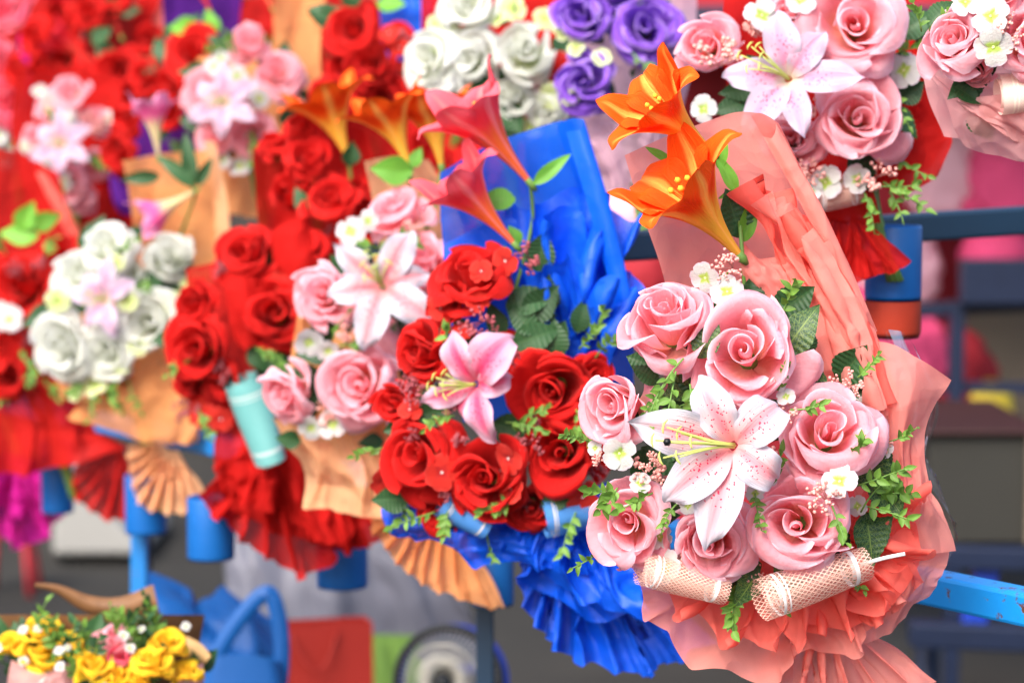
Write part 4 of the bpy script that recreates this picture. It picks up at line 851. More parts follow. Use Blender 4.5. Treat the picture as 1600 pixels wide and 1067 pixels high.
# ------------------------------------------------------------------ upper row
b = Bouquet('flower_bouquet', 'pink rose bouquet in pale pink paper cut by the right edge of the frame', 1570, 80, 150, 1.98, 11, G2)
b.sheet([[(1436, 90, -60), (1480, 60, -70), (1640, 40, -60)], [(1450, 150, -50), (1520, 150, -65), (1660, 150, -50)], [(1480, 210, -45), (1540, 220, -60), (1680, 220, -50)]], 'rosy', crumple=4, n=36)
b.sheet([[(1440, 110, -30), (1500, 130, 0), (1570, 125, 20), (1660, 120, 10)], [(1480, 170, -15), (1530, 175, 10), (1600, 170, 30), (1680, 170, 20)], [(1498, 232, -25), (1550, 250, -5), (1620, 256, 10), (1690, 250, 0)]], 'rosy', pleat=(1.5, 8, 0), crumple=6, n=60, edge=3)
b.sheet([[(1490, 158, 10), (1560, 150, 35), (1650, 160, 30)], [(1530, 190, 25), (1590, 190, 45), (1680, 200, 40)], [(1580, 225, 10), (1620, 230, 30), (1690, 240, 25)]], 'rosy', pleat=(2, 8, 0), crumple=6, n=44, edge=2)
b.rose(1494, 68, 124, 'rose_pink', (-.45, .25, .9), 55); b.rose(1610, 70, 120, 'rose_pink', (.1, .1, 1), 70); b.rose(1555, -20, 110, 'rose_pink', None, 60); b.rose(1525, 110, 70, 'rose_pink', (-.2, -.4, .9), 30)
for a in ((1548, 26, 60, 110), (1552, 74, 60, 115), (1508, 4, 50, 90)): b.floret(a[0], a[1], a[2], 'floret_white', None, a[3])
for a in ((1580, 50, 52, 110), (1565, 30, 40, 100)): b.berry(a[0], a[1], a[2], 'berry_pink', a[3])
b.roll(1560, 150, 1680, 140, 36, 'net_cream', (50, 60))
b.leaf(1490, 135, -30, 50, 'rose', 'leaf_plain', 25); b.leaf(1540, 100, 90, 50, 'rose', 'leaf_plain', 30); b.leaf(1450, 40, 40, 60, 'rose', 'leaf_plain', 0)
b.green(14, 1, .9, 60); b.sprig(1440, 50, 110, 50, 40, 15, 4); b.sprig(1450, 60, 60, 50, 40, 15, 4)
b.bundle(1620, 200, 1690, 380, 22, -50)

b = Bouquet('flower_bouquet', 'pink rose and lily bouquet in red paper with a red bow', 1270, 130, 175, 2.24, 12, G2)
b.sheet([[(1130, -60, -70), (1250, -60, -90), (1400, -40, -80), (1430, 20, -60)], [(1120, 60, -70), (1250, 60, -95), (1400, 60, -90), (1455, 120, -60)], [(1140, 180, -70), (1270, 180, -95), (1400, 170, -90), (1488, 200, -60)], [(1200, 270, -60), (1300, 290, -80), (1400, 280, -80), (1460, 265, -60)]], 'red', crumple=6, n=50, pleat=(1.5, 8, 0))
b.sheet([[(1395, 150, -30), (1430, 140, -20), (1470, 170, -25)], [(1390, 210, -20), (1440, 210, 0), (1488, 220, -15)], [(1370, 290, -25), (1420, 300, -10), (1465, 275, -20)]], 'red', crumple=7, n=36)
b.sheet([[(1240, 270, -20), (1300, 290, 5), (1360, 290, -5)], [(1250, 310, -15), (1310, 320, 10), (1370, 320, 0)], [(1290, 345, -25), (1330, 350, -10), (1375, 345, -20)]], 'red', crumple=4, n=30)
b.fan(1310, 325, 6, [110, 130, 125, 130, 120], 170, 300, 'red', k=8, amp=9, z0=-10, z1=0, name='paper_bow', crumple=5, jag=.05)
b.fan(1330, 330, 6, [95, 110, 120], 262, 318, 'red', k=3, amp=8, z0=0, z1=6, name='paper_tail', crumple=4, jag=.03)
b.rose(1335, 42, 148, 'rose_pink', (-.12, .12, 1), 85, var=1); b.rose(1340, 190, 140, 'rose_pink', (-.05, .02, 1), 85, var=0)
b.rose(1234, 222, 106, 'rose_pink', (-.1, .1, 1), 40); b.rose(1106, 72, 108, 'rose_pink', (-.3, .2, 1), 30); b.rose(1230, 20, 80, 'rose_pink', None, 40)
b.lily(1232, 124, 116, 'lily_pale', [(100, 1.0, 'arch'), (52, .85, 'arch'), (-2, 1.0, 'flat'), (-75, .85, 'flat'), (-128, 1.0, 'arch'), (178, .95, 'arch')], (-.15, .1, 1), 120, (-.42, .22), False)
for a in ((1250, 0, 54, 90), (1190, 25, 56, 90), (1412, 110, 56, 60), (1290, 285, 56, 60), (1340, 280, 46, 70), (1100, 170, 44, 40), (1265, 300, 44, 60)): b.floret(a[0], a[1], a[2], 'floret_white', None, a[3])
for a in ((1120, 90, 70, 90), (1255, 180, 52, 90), (1265, 265, 50, 70), (1368, 272, 56, 80), (1180, 40, 50, 70), (1275, 10, 44, 70)): b.berry(a[0], a[1], a[2], 'berry_pink', a[3])
for a in ((1245, 70, 40, 60, 40), (1265, 90, 150, 60, 30), (1405, 60, 40, 66, 40), (1390, 90, -30, 60, 40), (1405, 160, 40, 50, 30), (1390, 170, -40, 60, 30), (1240, 240, 200, 56, 20), (1300, 120, 60, 60, 30)): b.leaf(*a[:4], 'rose', 'leaf_plain', a[4])
b.green(22, 1, 1, 66)
for a in ((1380, 130, -60, 70, 60), (1390, 90, 20, 50, 60), (1380, 285, -30, 70, 60), (1350, 300, -80, 60, 70), (1370, 290, 10, 60, 60), (1390, 300, -70, 50, 50), (1400, 250, -20, 50, 40)): b.sprig(a[0], a[1], a[2], a[3], a[4], 16, 5)
b.roll(1270, 310, 1345, 300, 28, 'net_coral', (40, 40))
b.bundle(1340, 280, 1400, 440, 26, -60)

b = Bouquet('flower_bouquet', 'purple rose bouquet in pale lilac paper behind the orange trumpet lilies', 950, 80, 120, 2.75, 13, G2)
b.sheet([[(890, -40, -50), (980, -50, -70), (1090, -40, -60)], [(890, 100, -50), (980, 100, -75), (1080, 80, -60)], [(905, 190, -50), (990, 210, -70), (1060, 190, -60)], [(940, 300, -50), (1000, 300, -65), (1040, 280, -55)]], 'lilac', crumple=7, n=44, pleat=(1.5, 8, 0))
b.sheet([[(985, 60, 30), (1030, 40, 25), (1060, 70, 15)], [(990, 110, 30), (1030, 110, 35), (1060, 120, 20)], [(1000, 170, 10), (1030, 165, 12), (1050, 160, 8)]], 'lilac', crumple=5, n=24)
b.sheet([[(900, 180, 0), (960, 190, 15), (1030, 180, 5)], [(910, 225, 0), (970, 225, 15), (1030, 230, 5)], [(930, 290, -10), (975, 290, 0), (1020, 280, -5)]], 'lilac', crumple=6, n=30, pleat=(1.5, 7, 0))
for a in ((908, 30, 104, 55), (1010, 42, 100, 55), (915, 130, 98, 55), (960, -20, 80, 40), (1075, 70, 70, 0)): b.rose(a[0], a[1], a[2], 'rose_purple', None, a[3])
for a in ((875, 40, 30), (940, 90, 32), (880, 50, 30), (900, 75, 28)): b.floret(a[0], a[1], a[2], 'floret_lime')
b.green(16, 1, 1, 50); b.scatter(3, 0, 3, 'floret_lime', size=28)
b.bundle(980, 180, 1010, 400, 18, -50)

b = Bouquet('flower_bouquet', 'bouquet of white roses with lime florets above the blue paper', 790, 90, 130, 2.98, 14, G2)
b.sheet([[(660, -40, -60), (780, -60, -80), (900, -40, -60)], [(660, 90, -60), (780, 90, -85), (890, 90, -60)], [(690, 200, -60), (790, 220, -80), (880, 200, -60)]], 'red', crumple=6, n=36)
for a in ((735, 15, 98, 55), (672, 92, 96, 45), (742, 90, 90, 50), (822, 80, 108, 70), (800, 150, 80, 50), (855, 175, 84, 40), (700, 140, 74, 30), (880, 110, 60, 10)): b.rose(a[0], a[1], a[2], 'rose_white', None, a[3])
for a in ((685, 38, 36), (800, 14, 44), (850, 30, 36), (700, 48, 34), (860, 150, 44), (830, 200, 34), (780, 30, 30)): b.floret(a[0], a[1], a[2], 'floret_lime')
for a in ((785, 160, -60, 60), (800, 190, -100, 60), (775, 130, 200, 50), (780, 40, 60, 50)): b.leaf(*a, 'rose', 'leaf_plain')
b.sheet([[(855, 90, 35), (875, 80, 36), (895, 90, 30)], [(850, 110, 38), (872, 110, 46), (892, 110, 36)], [(860, 130, 30), (872, 132, 32), (885, 128, 30)]], 'red', crumple=1, n=14)
b.green(18, 1, 1, 50); b.bundle(790, 200, 820, 420, 18, -50)

b = Bouquet('flower_bouquet', 'red rose bouquet in blue paper at the top beside the white roses', 575, 70, 115, 3.25, 15, G2, False)
b.sheet([[(585, -60, -40), (640, -70, -55), (690, -60, -40)], [(590, 20, -40), (640, 20, -60), (680, 10, -45)], [(600, 90, -45), (640, 95, -60), (670, 80, -50)]], 'blue_film', crumple=4, n=30)
b.sheet([[(500, 20, -60), (570, 10, -80), (650, 20, -60)], [(500, 100, -60), (570, 110, -80), (650, 110, -60)], [(520, 220, -60), (580, 240, -75), (630, 220, -60)]], 'red', crumple=5, n=30)
for a in ((552, 48, 84, 50), (580, 100, 96, 55), (540, 110, 70, 30), (600, 160, 80, 30), (520, 160, 80, 20), (620, 60, 56, 20)): b.rose(a[0], a[1], a[2], 'rose_red', None, a[3])
for a in ((608, 52, 32), (625, 75, 30)): b.floret(a[0], a[1], a[2], 'floret_red')
b.berry(628, 60, 34, 'berry_wine'); b.trumpet(590, 5, 560, -60, 'trumpet_pink', 0, .1, 0, 1.1); b.leaf(590, 8, 0, 46, 'rose', 'leaf_bright', 20); b.leaf(520, 110, 60, 46, 'rose', 'leaf_plain', 20)
b.green(12, 1, 1, 46); b.bundle(580, 200, 600, 380, 15, -45)

b = Bouquet('flower_bouquet', 'pink and white bouquet with peach paper behind it in the upper row', 385, 150, 110, 3.5, 16, G2, False)
b.sheet([[(425, -50, -40), (470, -60, -55), (505, -50, -40)], [(425, 40, -40), (470, 40, -60), (512, 60, -45)], [(420, 140, -45), (460, 150, -60), (500, 150, -50)]], 'peach', crumple=4, n=30)
b.sheet([[(310, 90, -60), (390, 80, -75), (470, 100, -60)], [(310, 200, -55), (390, 210, -75), (460, 210, -60)], [(330, 330, -45), (400, 340, -60), (450, 330, -50)]], 'peach', crumple=6, n=34, pleat=(1.5, 6, 0))
for a in ((390, 72, 78, 45), (432, 116, 76, 45), (322, 150, 74, 40), (398, 212, 80, 45), (340, 215, 64, 30), (380, 150, 60, 35)): b.rose(a[0], a[1], a[2], 'rose_pink', None, a[3])
b.lily(352, 160, 64, 'lily_pale', [(90, 1, 'flat'), (30, 1, 'arch'), (-30, 1, 'flat'), (-90, 1, 'arch'), (210, 1, 'flat'), (150, .9, 'arch')], (-.2, .1, 1), 90, (-.2, 0), False)
for a in ((345, 95, 36), (370, 120, 36), (335, 105, 34), (405, 155, 34), (375, 260, 36), (390, 140, 30), (350, 250, 30)): b.floret(a[0], a[1], a[2], 'floret_white')
b.trumpet(425, 15, 400, -45, 'trumpet_pink', 0, .1, 0, 1.0)
b.green(12, 1, 1, 44); b.scatter(2, 2, 3, size=26, leafpx=12); b.bundle(400, 250, 420, 420, 14, -40)

b = Bouquet('flower_bouquet', 'red rose bouquet with purple paper and two green leaves on top', 290, 120, 100, 3.78, 17, G2, False)
b.sheet([[(250, -40, -45), (310, -50, -55), (380, -40, -45)], [(255, 60, -45), (310, 60, -60), (370, 60, -50)], [(262, 120, -50), (310, 140, -60), (360, 140, -50)], [(180, 260, -40), (230, 290, -50), (300, 290, -50)]], 'purple', crumple=4, n=34)
for a in ((305, 86, 84, 40), (310, 130, 74, 40), (270, 130, 70, 25), (190, 235, 70, 25), (200, 190, 64, 25), (265, 175, 60, 20), (330, 100, 50, 20), (230, 120, 60, 5)): b.rose(a[0], a[1], a[2], 'rose_red', None, a[3])
b.leaf(310, 45, 180, 46, 'rose', 'leaf_bright', 30); b.leaf(335, 58, 100, 44, 'rose', 'leaf_bright', 30); b.trumpet(330, 20, 300, -40, 'trumpet_red', 10, .1, 0, 1.1)
b.sheet([[(170, 270, 5), (185, 280, 10), (200, 290, 5)], [(175, 310, 5), (190, 315, 12), (205, 318, 5)], [(185, 335, 0), (198, 338, 5), (210, 336, 0)]], 'purple', crumple=1, n=12)
b.green(12, 1, 1, 40); b.bundle(280, 220, 300, 380, 13, -40)

b = Bouquet('flower_bouquet', 'small pink and white mixed bouquet in front of red paper far left', 105, 225, 92, 3.95, 18, G2, False)
b.sheet([[(20, 120, -50), (110, 110, -65), (190, 120, -50)], [(20, 230, -50), (110, 240, -65), (190, 240, -50)], [(60, 340, -40), (120, 350, -55), (190, 340, -45)]], 'red', crumple=5, n=30)
for a in ((112, 148, 66, 35), (150, 190, 60, 35), (60, 220, 62, 30), (110, 290, 70, 35), (80, 170, 54, 30), (150, 260, 56, 25), (130, 310, 50, 20)): b.rose(a[0], a[1], a[2], 'rose_pink', None, a[3])
b.lily(98, 225, 58, 'lily_pale', [(90, 1, 'flat'), (30, 1, 'arch'), (-30, 1, 'flat'), (-90, 1, 'arch'), (210, 1, 'flat'), (150, .9, 'arch')], (-.2, .1, 1), 75, (-.1, 0), False)
b.scatter(12, 3, 3, 'floret_white', size=26, leafpx=11)
b.green(10, 1, 1, 38); b.bundle(110, 310, 130, 460, 12, -40)

b = Bouquet('flower_bouquet', 'red bouquet with large red trumpet lilies and red paper near the top left corner', 170, 50, 100, 4.2, 19, G2, False)
b.sheet([[(130, -40, -40), (200, -50, -50), (262, -40, -40)], [(130, 60, -40), (190, 60, -55), (230, 60, -45)], [(120, 150, -40), (180, 160, -55), (230, 160, -45)]], 'red', crumple=5, n=30, pleat=(1.2, 6, 0))
b.sheet([[(205, -30, -60), (235, -35, -62), (262, -30, -60)], [(205, 40, -60), (235, 40, -64), (258, 40, -60)], [(205, 110, -60), (230, 115, -64), (250, 110, -60)]], 'coral', crumple=3, n=20)
b.trumpet(150, 100, 85, 60, 'trumpet_red', 20, .1, .2, 1.1); b.trumpet(140, 50, 100, -10, 'trumpet_red', 10, .1, .8, 1.2); b.trumpet(190, 60, 160, -10, 'trumpet_red', 0, .1, .8, 1.2)
for a in ((185, 110, 74, 40), (130, 130, 70, 30), (215, 140, 66, 20), (70, 110, 56, 0), (140, 20, 60, 20)): b.rose(a[0], a[1], a[2], 'rose_red', None, a[3])
for a in ((95, 30, 70), (235, 60, 60), (60, 60, 66), (110, 90, 60), (225, 100, 60), (170, -10, 70), (240, 180, 56), (30, 110, 56)): b.rose(a[0], a[1], a[2], 'rose_red', None, 5)
b.leaf(145, 70, 40, 40, 'rose', 'leaf_plain', 40); b.leaf(150, 75, -20, 36, 'rose', 'leaf_plain', 40)
b.green(10, 1, 1, 36); b.bundle(180, 150, 200, 330, 12, -40)

b = Bouquet('flower_bouquet', 'hot pink rose bouquet with pink paper edge at the left border', 15, 140, 90, 4.45, 20, G2, False)
b.sheet([[(-40, -60, -40), (20, -60, -50), (90, -60, -45)], [(-40, 60, -40), (20, 60, -55), (80, 60, -45)], [(-40, 260, -40), (20, 260, -55), (70, 260, -45)]], 'red', crumple=5, n=30)
b.sheet([[(26, 55, 30), (34, 52, 36), (42, 55, 30)], [(34, 110, 30), (42, 106, 38), (50, 110, 30)], [(42, 170, 30), (50, 165, 36), (58, 170, 30)]], 'magenta', crumple=1, n=14)
for a in ((15, 160, 74, 45), (-10, 90, 66, 35), (5, 20, 70, 30), (60, 190, 50, 20), (40, -10, 60, 20), (80, 60, 50, 10)): b.rose(a[0], a[1], a[2], 'rose_hot', None, a[3])
for a in ((8, 240, 46), (20, 225, 40), (-5, 215, 40), (25, 252, 36)): b.floret(a[0], a[1], a[2], 'floret_white')
b.green(10, 1, 1, 34); b.scatter(2, 0, 3, size=24, leafpx=10); b.bundle(20, 220, 40, 380, 12, -40)

for i, (x, y, lab, mt, rm) in enumerate(((690, 300, 'red bouquet half hidden behind the hot pink trumpet lilies', 'red', 'rose_red'), (480, 130, 'red rose bouquet behind the orange trumpet lilies of the upper left', 'red', 'rose_red'), (240, 300, 'red bouquet hidden behind the peach paper sheet at the left', 'red', 'rose_red'))):
    b = Bouquet('flower_bouquet', lab, x, y, 100, 3.85 + .1 * i, 60 + i, 'bouquets in the far row of the rack', False)
    b.sheet([[(x - 120, y - 130, -60), (x, y - 140, -75), (x + 120, y - 130, -60)], [(x - 125, y, -60), (x, y, -75), (x + 125, y, -60)], [(x - 100, y + 130, -50), (x, y + 150, -60), (x + 100, y + 130, -50)]], mt, crumple=6, n=36, pleat=(2, 7, 0))
    for k in range(11):
        t = k * 2.4; q = math.sqrt(k / 11) * 95; b.rose(x + math.cos(t) * q, y + math.sin(t) * q, b.rng.uniform(58, 76), rm)
    b.green(10, 1, 1, 44); b.scatter(2, 3, 4, 'floret_white', 'berry_wine', 26, 1.0, 11); b.bundle(x, y + 90, x + 20, y + 240, 12, -40)

# ------------------------------------------------------------------ the painted steel rack that holds the bouquets
rack = tag(empty('display_rack', at(700, 900, 2.9)), 'blue painted steel rack with tube holders behind and under the bouquets', 'rack')
RO = np.array(world_of(rack).translation)
def bar(p, q, w, h, mat, name, parent=rack):
    """a square-section bar between two points, bevelled"""
    p, q = Vector(p), Vector(q); d = (q - p); L = d.length; d.normalize()
    up = Vector((0, 0, 1)) if abs(d.z) < .9 else Vector((1, 0, 0)); x = d.cross(up).normalized(); z = x.cross(d)
    o = put(name, MB().add(*box(-w / 2, w / 2, 0, L, -h / 2, h / 2)).mesh(False), M[mat], parent, Matrix.Translation(p) @ Matrix((x, d, z)).transposed().to_4x4())
    return bevel(o, min(w, h) * .12)
def tubepot(x, y0, y1, wpx, d, rim=True, rimmat='pot_rim'):
    """an upright holder tube, open at the top, with a rolled lower rim"""
    r = wpx / 2 * d / F; top, bot = at(x, y0, d), at(x, y1, d); hgt = (top - bot).length
    seg = 36; th = np.linspace(0, 2 * np.pi, seg + 1)
    prof = [(r * .92, .002), (r * .98, 0), (r, .004), (r, hgt * .5), (r, hgt - .003), (r * .97, hgt), (r * .90, hgt - .002), (r * .90, .01), (.001, .008)]
    P = np.array([[(a * math.cos(t), a * math.sin(t), z) for t in th] for a, z in prof])
    o = put('holder_tube', grid_mesh(P), M['pot_blue'], rack, Matrix.Translation(bot))
    if rim:
        q = [(r * 1.004, -.001), (r * 1.006, -.03), (r * .93, -.036), (r * .9, -.001)]
        put('tube_end', grid_mesh(np.array([[(a * math.cos(t), a * math.sin(t), z) for t in th] for a, z in q])), M[rimmat], o).matrix_basis = Matrix()
def clamp(x, y, wpx, d):
    r = wpx / 2 * d / F; a_ = np.linspace(0, 2 * np.pi, 37)
    P = np.array([[(q * math.cos(t), q * math.sin(t), z) for t in a_] for q, z in ((r * 1.005, -.006), (r * 1.035, -.006), (r * 1.035, .006), (r * 1.005, .006))])
    put('clamp_ring', grid_mesh(P), M['paint_navy'], rack, Matrix.Translation(at(x, y, d)))
clamp(1395, 372, 88, 2.30); clamp(330, 800, 74, 3.02); clamp(228, 762, 64, 3.34)
tubepot(1395, 352, 468, 88, 2.30)
tubepot(330, 775, 872, 74, 3.02, False); tubepot(228, 740, 832, 64, 3.34, False); tubepot(535, 826, 916, 80, 3.10, False); tubepot(770, 860, 944, 66, 2.72, False)
tubepot(90, 690, 800, 50, 3.7, False); tubepot(930, 900, 1010, 80, 2.42, False)
bar(at(960, 386, 2.48), at(1700, 338, 2.62), .03, .03, 'paint_navy', 'rail')
bar(at(960, 386, 2.485), at(-40, 420, 4.3), .03, .03, 'paint_navy', 'rail')
bar(at(1400, 905, 2.12), at(1700, 968, 1.95), .03, .028, 'paint_rail', 'rail')
bar(at(1398, 904, 2.125), at(-40, 620, 4.1), .03, .028, 'paint_blue', 'rail')
bar(at(218, 800, 3.38), at(218, 960, 3.38), .022, .022, 'paint_blue', 'post')
bar(at(225, 395, 3.75), ground_at(225, 1240) , .03, .03, 'paint_navy', 'post')
bar(at(758, 860, 2.75), at(758, 1300, 2.75), .02, .02, 'paint_navy', 'post')

# ------------------------------------------------------------------ yellow bouquet and its basket, lower left
M['wood'] = m_plain('spathe_wood', (.16, .075, .03), .55, var=.5, scale=60)
M['wood_in'] = m_plain('spathe_pale', (.55, .34, .14), .6, var=.3, scale=40)
D = 2.55; mp = D / F
def spathe(name, pts, wid, mat, label=None, parent=None, z0=0):
    """a curved trough-like strip of dried palm sheath"""
    q = catmull(np.array(pts, float), np.linspace(0, 1, 30)); w_ = catmull(np.array(wid, float)[:, None], np.linspace(0, 1, 30))[:, 0]
    s = np.linspace(-1, 1, 9); t = np.gradient(q, axis=0)[:, :2]; t /= np.linalg.norm(t, axis=1)[:, None]; nn = np.stack([-t[:, 1], t[:, 0]], -1)
    rows = []
    for k, sg in ((0, 1), (1, -1)):
        P = np.zeros((30, 9, 3))
        P[..., :2] = q[:, None, :2] + nn[:, None] * (s[None, :, None] * w_[:, None, None])
        P[..., 2] = q[:, None, 2] + (1 - s[None] ** 2) * w_[:, None] * .6 - k * 4
        rows.append(P if k == 0 else P[:, ::-1])
    P = np.concatenate(rows, 1); P = np.concatenate([P, P[:, :1]], 1)
    return P
bk = tag(empty('basket', at(150, 1150, D)), 'brown boat shaped palm sheath basket behind the yellow flowers', 'basket')
BO = np.array(world_of(bk).translation)
put('rim', grid_mesh(at_np(spathe('', [(55, 914, -60), (90, 920, -70), (140, 944, -80), (190, 950, -80), (245, 938, -70)], [4, 7, 14, 18, 26], 'wood'), D) - BO), M['wood'], bk).matrix_basis = Matrix()
put('rim', grid_mesh(at_np(spathe('', [(235, 985, -30), (270, 1000, -20), (305, 1016, -10), (325, 1030, 0)], [12, 14, 14, 8], 'wood'), D) - BO), M['wood_in'], bk).matrix_basis = Matrix()
put('hull', grid_mesh(at_np(np.array([[(x + 20 * math.sin(k), 960 + 70 * k, -90 + 110 * math.sin(j / 12 * math.pi) * 1.3 * (1 - .2 * k)) for j, x in enumerate(np.linspace(-20 + 20 * k, 320 - 30 * k, 13))] for k in range(4)], float), D) - BO), M['wood'], bk).matrix_basis = Matrix()
b = Bouquet('flower_bouquet', 'mixed yellow rose bouquet with white and pink filler in the brown basket', 140, 1040, 140, D, 31, None)
b.root['category'] = 'bouquet'
def bud(x, y, size, face, dz): b.rose(x, y, size, 'rose_yellow', face, dz)
for a in ((68, 990, 66, 60), (62, 1020, 70, 70), (146, 1042, 62, 100), (260, 1008, 58, 70), (238, 1038, 64, 90), (215, 1070, 60, 90), (60, 1050, 50, 60), (110, 1005, 50, 60), (185, 1060, 54, 90), (290, 1050, 50, 60), (20, 1010, 50, 40)): bud(a[0], a[1], a[2], (.1, .75, .55), a[3])
for a in ((180, 998, 50, 70, 'rose_pink'), (185, 1025, 46, 80, 'rose_hot'), (165, 1000, 40, 60, 'rose_pink')): b.rose(a[0], a[1], a[2], a[4], (0, .6, .7), a[3])
for k in range(18):
    x, y = b.rng.uniform(-10, 310), b.rng.uniform(975, 1075); b.floret(x, y, b.rng.uniform(12, 19), 'floret_white', (b.rng.uniform(-.5, .5), .7, .8), b.dome(x, y) + 45)
for k in range(26):
    x, y = b.rng.uniform(-10, 300), b.rng.uniform(985, 1070); b.sprig(x, y, b.rng.uniform(50, 130), b.rng.uniform(36, 66), b.dome(x, y) + b.rng.uniform(-20, 30), 16, 5, 'sprig' if k % 2 else 'leaf_plain', .1)
for k in range(22):
    x, y = b.rng.uniform(-10, 310), b.rng.uniform(1000, 1085); b.leaf(x, y, b.rng.uniform(40, 140), b.rng.uniform(40, 60), 'rose', 'leaf_plain', b.dome(x, y) - 25)
b.sheet([[(20, 1030, 90), (60, 1052, 110), (110, 1035, 90)], [(10, 1070, 80), (60, 1080, 105), (120, 1075, 90)], [(10, 1110, 60), (70, 1120, 80), (130, 1110, 60)]], 'rosy', crumple=4, n=24)
b.sheet([[(275, 1050, 60), (300, 1040, 50), (322, 1035, 40)], [(260, 1080, 60), (290, 1080, 60), (316, 1075, 45)], [(260, 1110, 50), (290, 1110, 50), (310, 1110, 40)]], 'rosy', crumple=4, n=24)

# ------------------------------------------------------------------ things on the ground behind the rack
M['tarp'] = m_plain('tarp_blue', (.003, .065, .25), .5, var=.25, scale=6)
M['bag_red'] = m_plain('bag_red', (.34, .022, .014), .55, var=.15, scale=5)
M['bag_green'] = m_plain('bag_green', (.14, .26, .05), .6, var=.25, scale=6)
M['sheet_grey'] = m_plain('sheet_grey', (.15, .155, .20), .35, .2, var=.2, scale=3)
M['black'] = m_plain('black_plastic', (.012, .014, .016), .4)
M['deep_blue'] = m_plain('deep_blue', (.004, .03, .30), .35)
M['white_paint'] = m_plain('white_paint', (.26, .26, .25), .5, var=.08, scale=2)
M['box_grey'] = m_plain('box_grey', (.024, .0235, .020), .7, var=.2, scale=3)
M['rust'] = m_plain('rust_red', (.028, .008, .007), .6)
M['steel'] = m_plain('steel', (.5, .48, .42), .35, metal=.8)
M['navy'] = m_plain('navy_paint', (.006, .012, .035), .5)
M['shutter'] = m_plain('shutter', (.03, .024, .022), .6, var=.3, scale=2)
M['dark_wall'] = m_plain('shop_wall', (.02, .016, .016), .8, var=.4, scale=1.2)
M['pinkcloth'] = m_plain('pink_cloth', (.85, .08, .22), .8, var=.35, scale=8)
M['palepink'] = m_plain('pale_pink_cloth', (.90, .46, .55), .8, var=.25, scale=8)
M['redcloth'] = m_plain('red_cloth', (.30, .015, .025), .8, var=.35, scale=8)
M['cream'] = m_plain('cream_cloth', (.55, .45, .30), .8, var=.2, scale=8)
M['yellow'] = m_plain('yellow_cloth', (.80, .62, .06), .6, var=.1, scale=8)
M['seat_tan'] = m_plain('tan_panel', (.14, .11, .08), .6, var=.2, scale=4)
rng = np.random.default_rng(77)
def cloth(name, rows, d, mat, label, cat, pleat=None, crumple=8, seed=1, n=40):
    t_ = Bouquet('tmp', None, rows[0][0][0], rows[0][0][1], 50, d, seed, None); r = t_.root
    for k in ('label', 'category', 'group'):
        if k in r: del r[k]
    o = t_.sheet(rows, mat, pleat, crumple, n, name='panel')
    wm = world_of(r); o.parent = None; o.matrix_basis = wm; o.name = name; bpy.data.objects.remove(r)
    m = o.modifiers.new('thick', 'SOLIDIFY'); m.thickness = .006
    return tag(o, label, cat)
# folded blue tarpaulin
cloth('tarpaulin', [[(240, 920, -60), (300, 905, -30), (350, 925, -30), (390, 950, -60)], [(230, 970, -20), (300, 950, 40), (360, 975, 40), (420, 1000, -20)], [(220, 1040, 0), (300, 1040, 60), (370, 1050, 60), (430, 1060, 0)], [(220, 1130, 0), (300, 1130, 60), (370, 1130, 60), (430, 1130, 0)]], 3.6, 'tarp', 'crumpled blue tarpaulin behind the yellow flower basket', 'tarpaulin', (2, 14, 0), 14, 5)
# blue bag with looped handle
bag = tag(empty('carrier_bag', at(390, 1150, 3.3)), 'blue carrier bag with tall looped handles in front of the red bag', 'bag'); O = np.array(world_of(bag).translation)
def flatband(pts, w, d, th=6):
    q = catmull(np.array(pts, float), np.linspace(0, 1, 40)); t = np.gradient(q, axis=0)[:, :2]; t /= np.linalg.norm(t, axis=1)[:, None]; nn = np.stack([-t[:, 1], t[:, 0]], -1)
    prof = [(-1, 0), (-.9, 1), (.9, 1), (1, 0), (.9, -1), (-.9, -1), (-1, 0)]
    return at_np(np.stack([np.concatenate([q[:, :2] + nn * w / 2 * a, (q[:, 2] + th / 2 * z)[:, None]], 1) for a, z in prof], 1), d)
put('handle', grid_mesh(flatband([(312, 1090, 10), (340, 1020, 12), (378, 962, 14), (418, 926, 16), (436, 968, 14), (440, 1030, 12), (432, 1100, 10)], 26, 3.3) - O), M['tarp'], bag).matrix_basis = Matrix()
tt = np.linspace(0, 2 * np.pi, 33)
put('body', grid_mesh(at_np(np.array([[(375 + (62 + 6 * k) * math.copysign(abs(math.cos(a)) ** .5, math.cos(a)), y + 6 * math.sin(a * 3), 44 * math.copysign(abs(math.sin(a)) ** .5, math.sin(a)) + 3 * math.sin(a * 7 + k)) for a in tt] for k, y in enumerate((1028, 1050, 1090, 1150))], float), 3.3) - O), M['tarp'], bag).matrix_basis = Matrix()
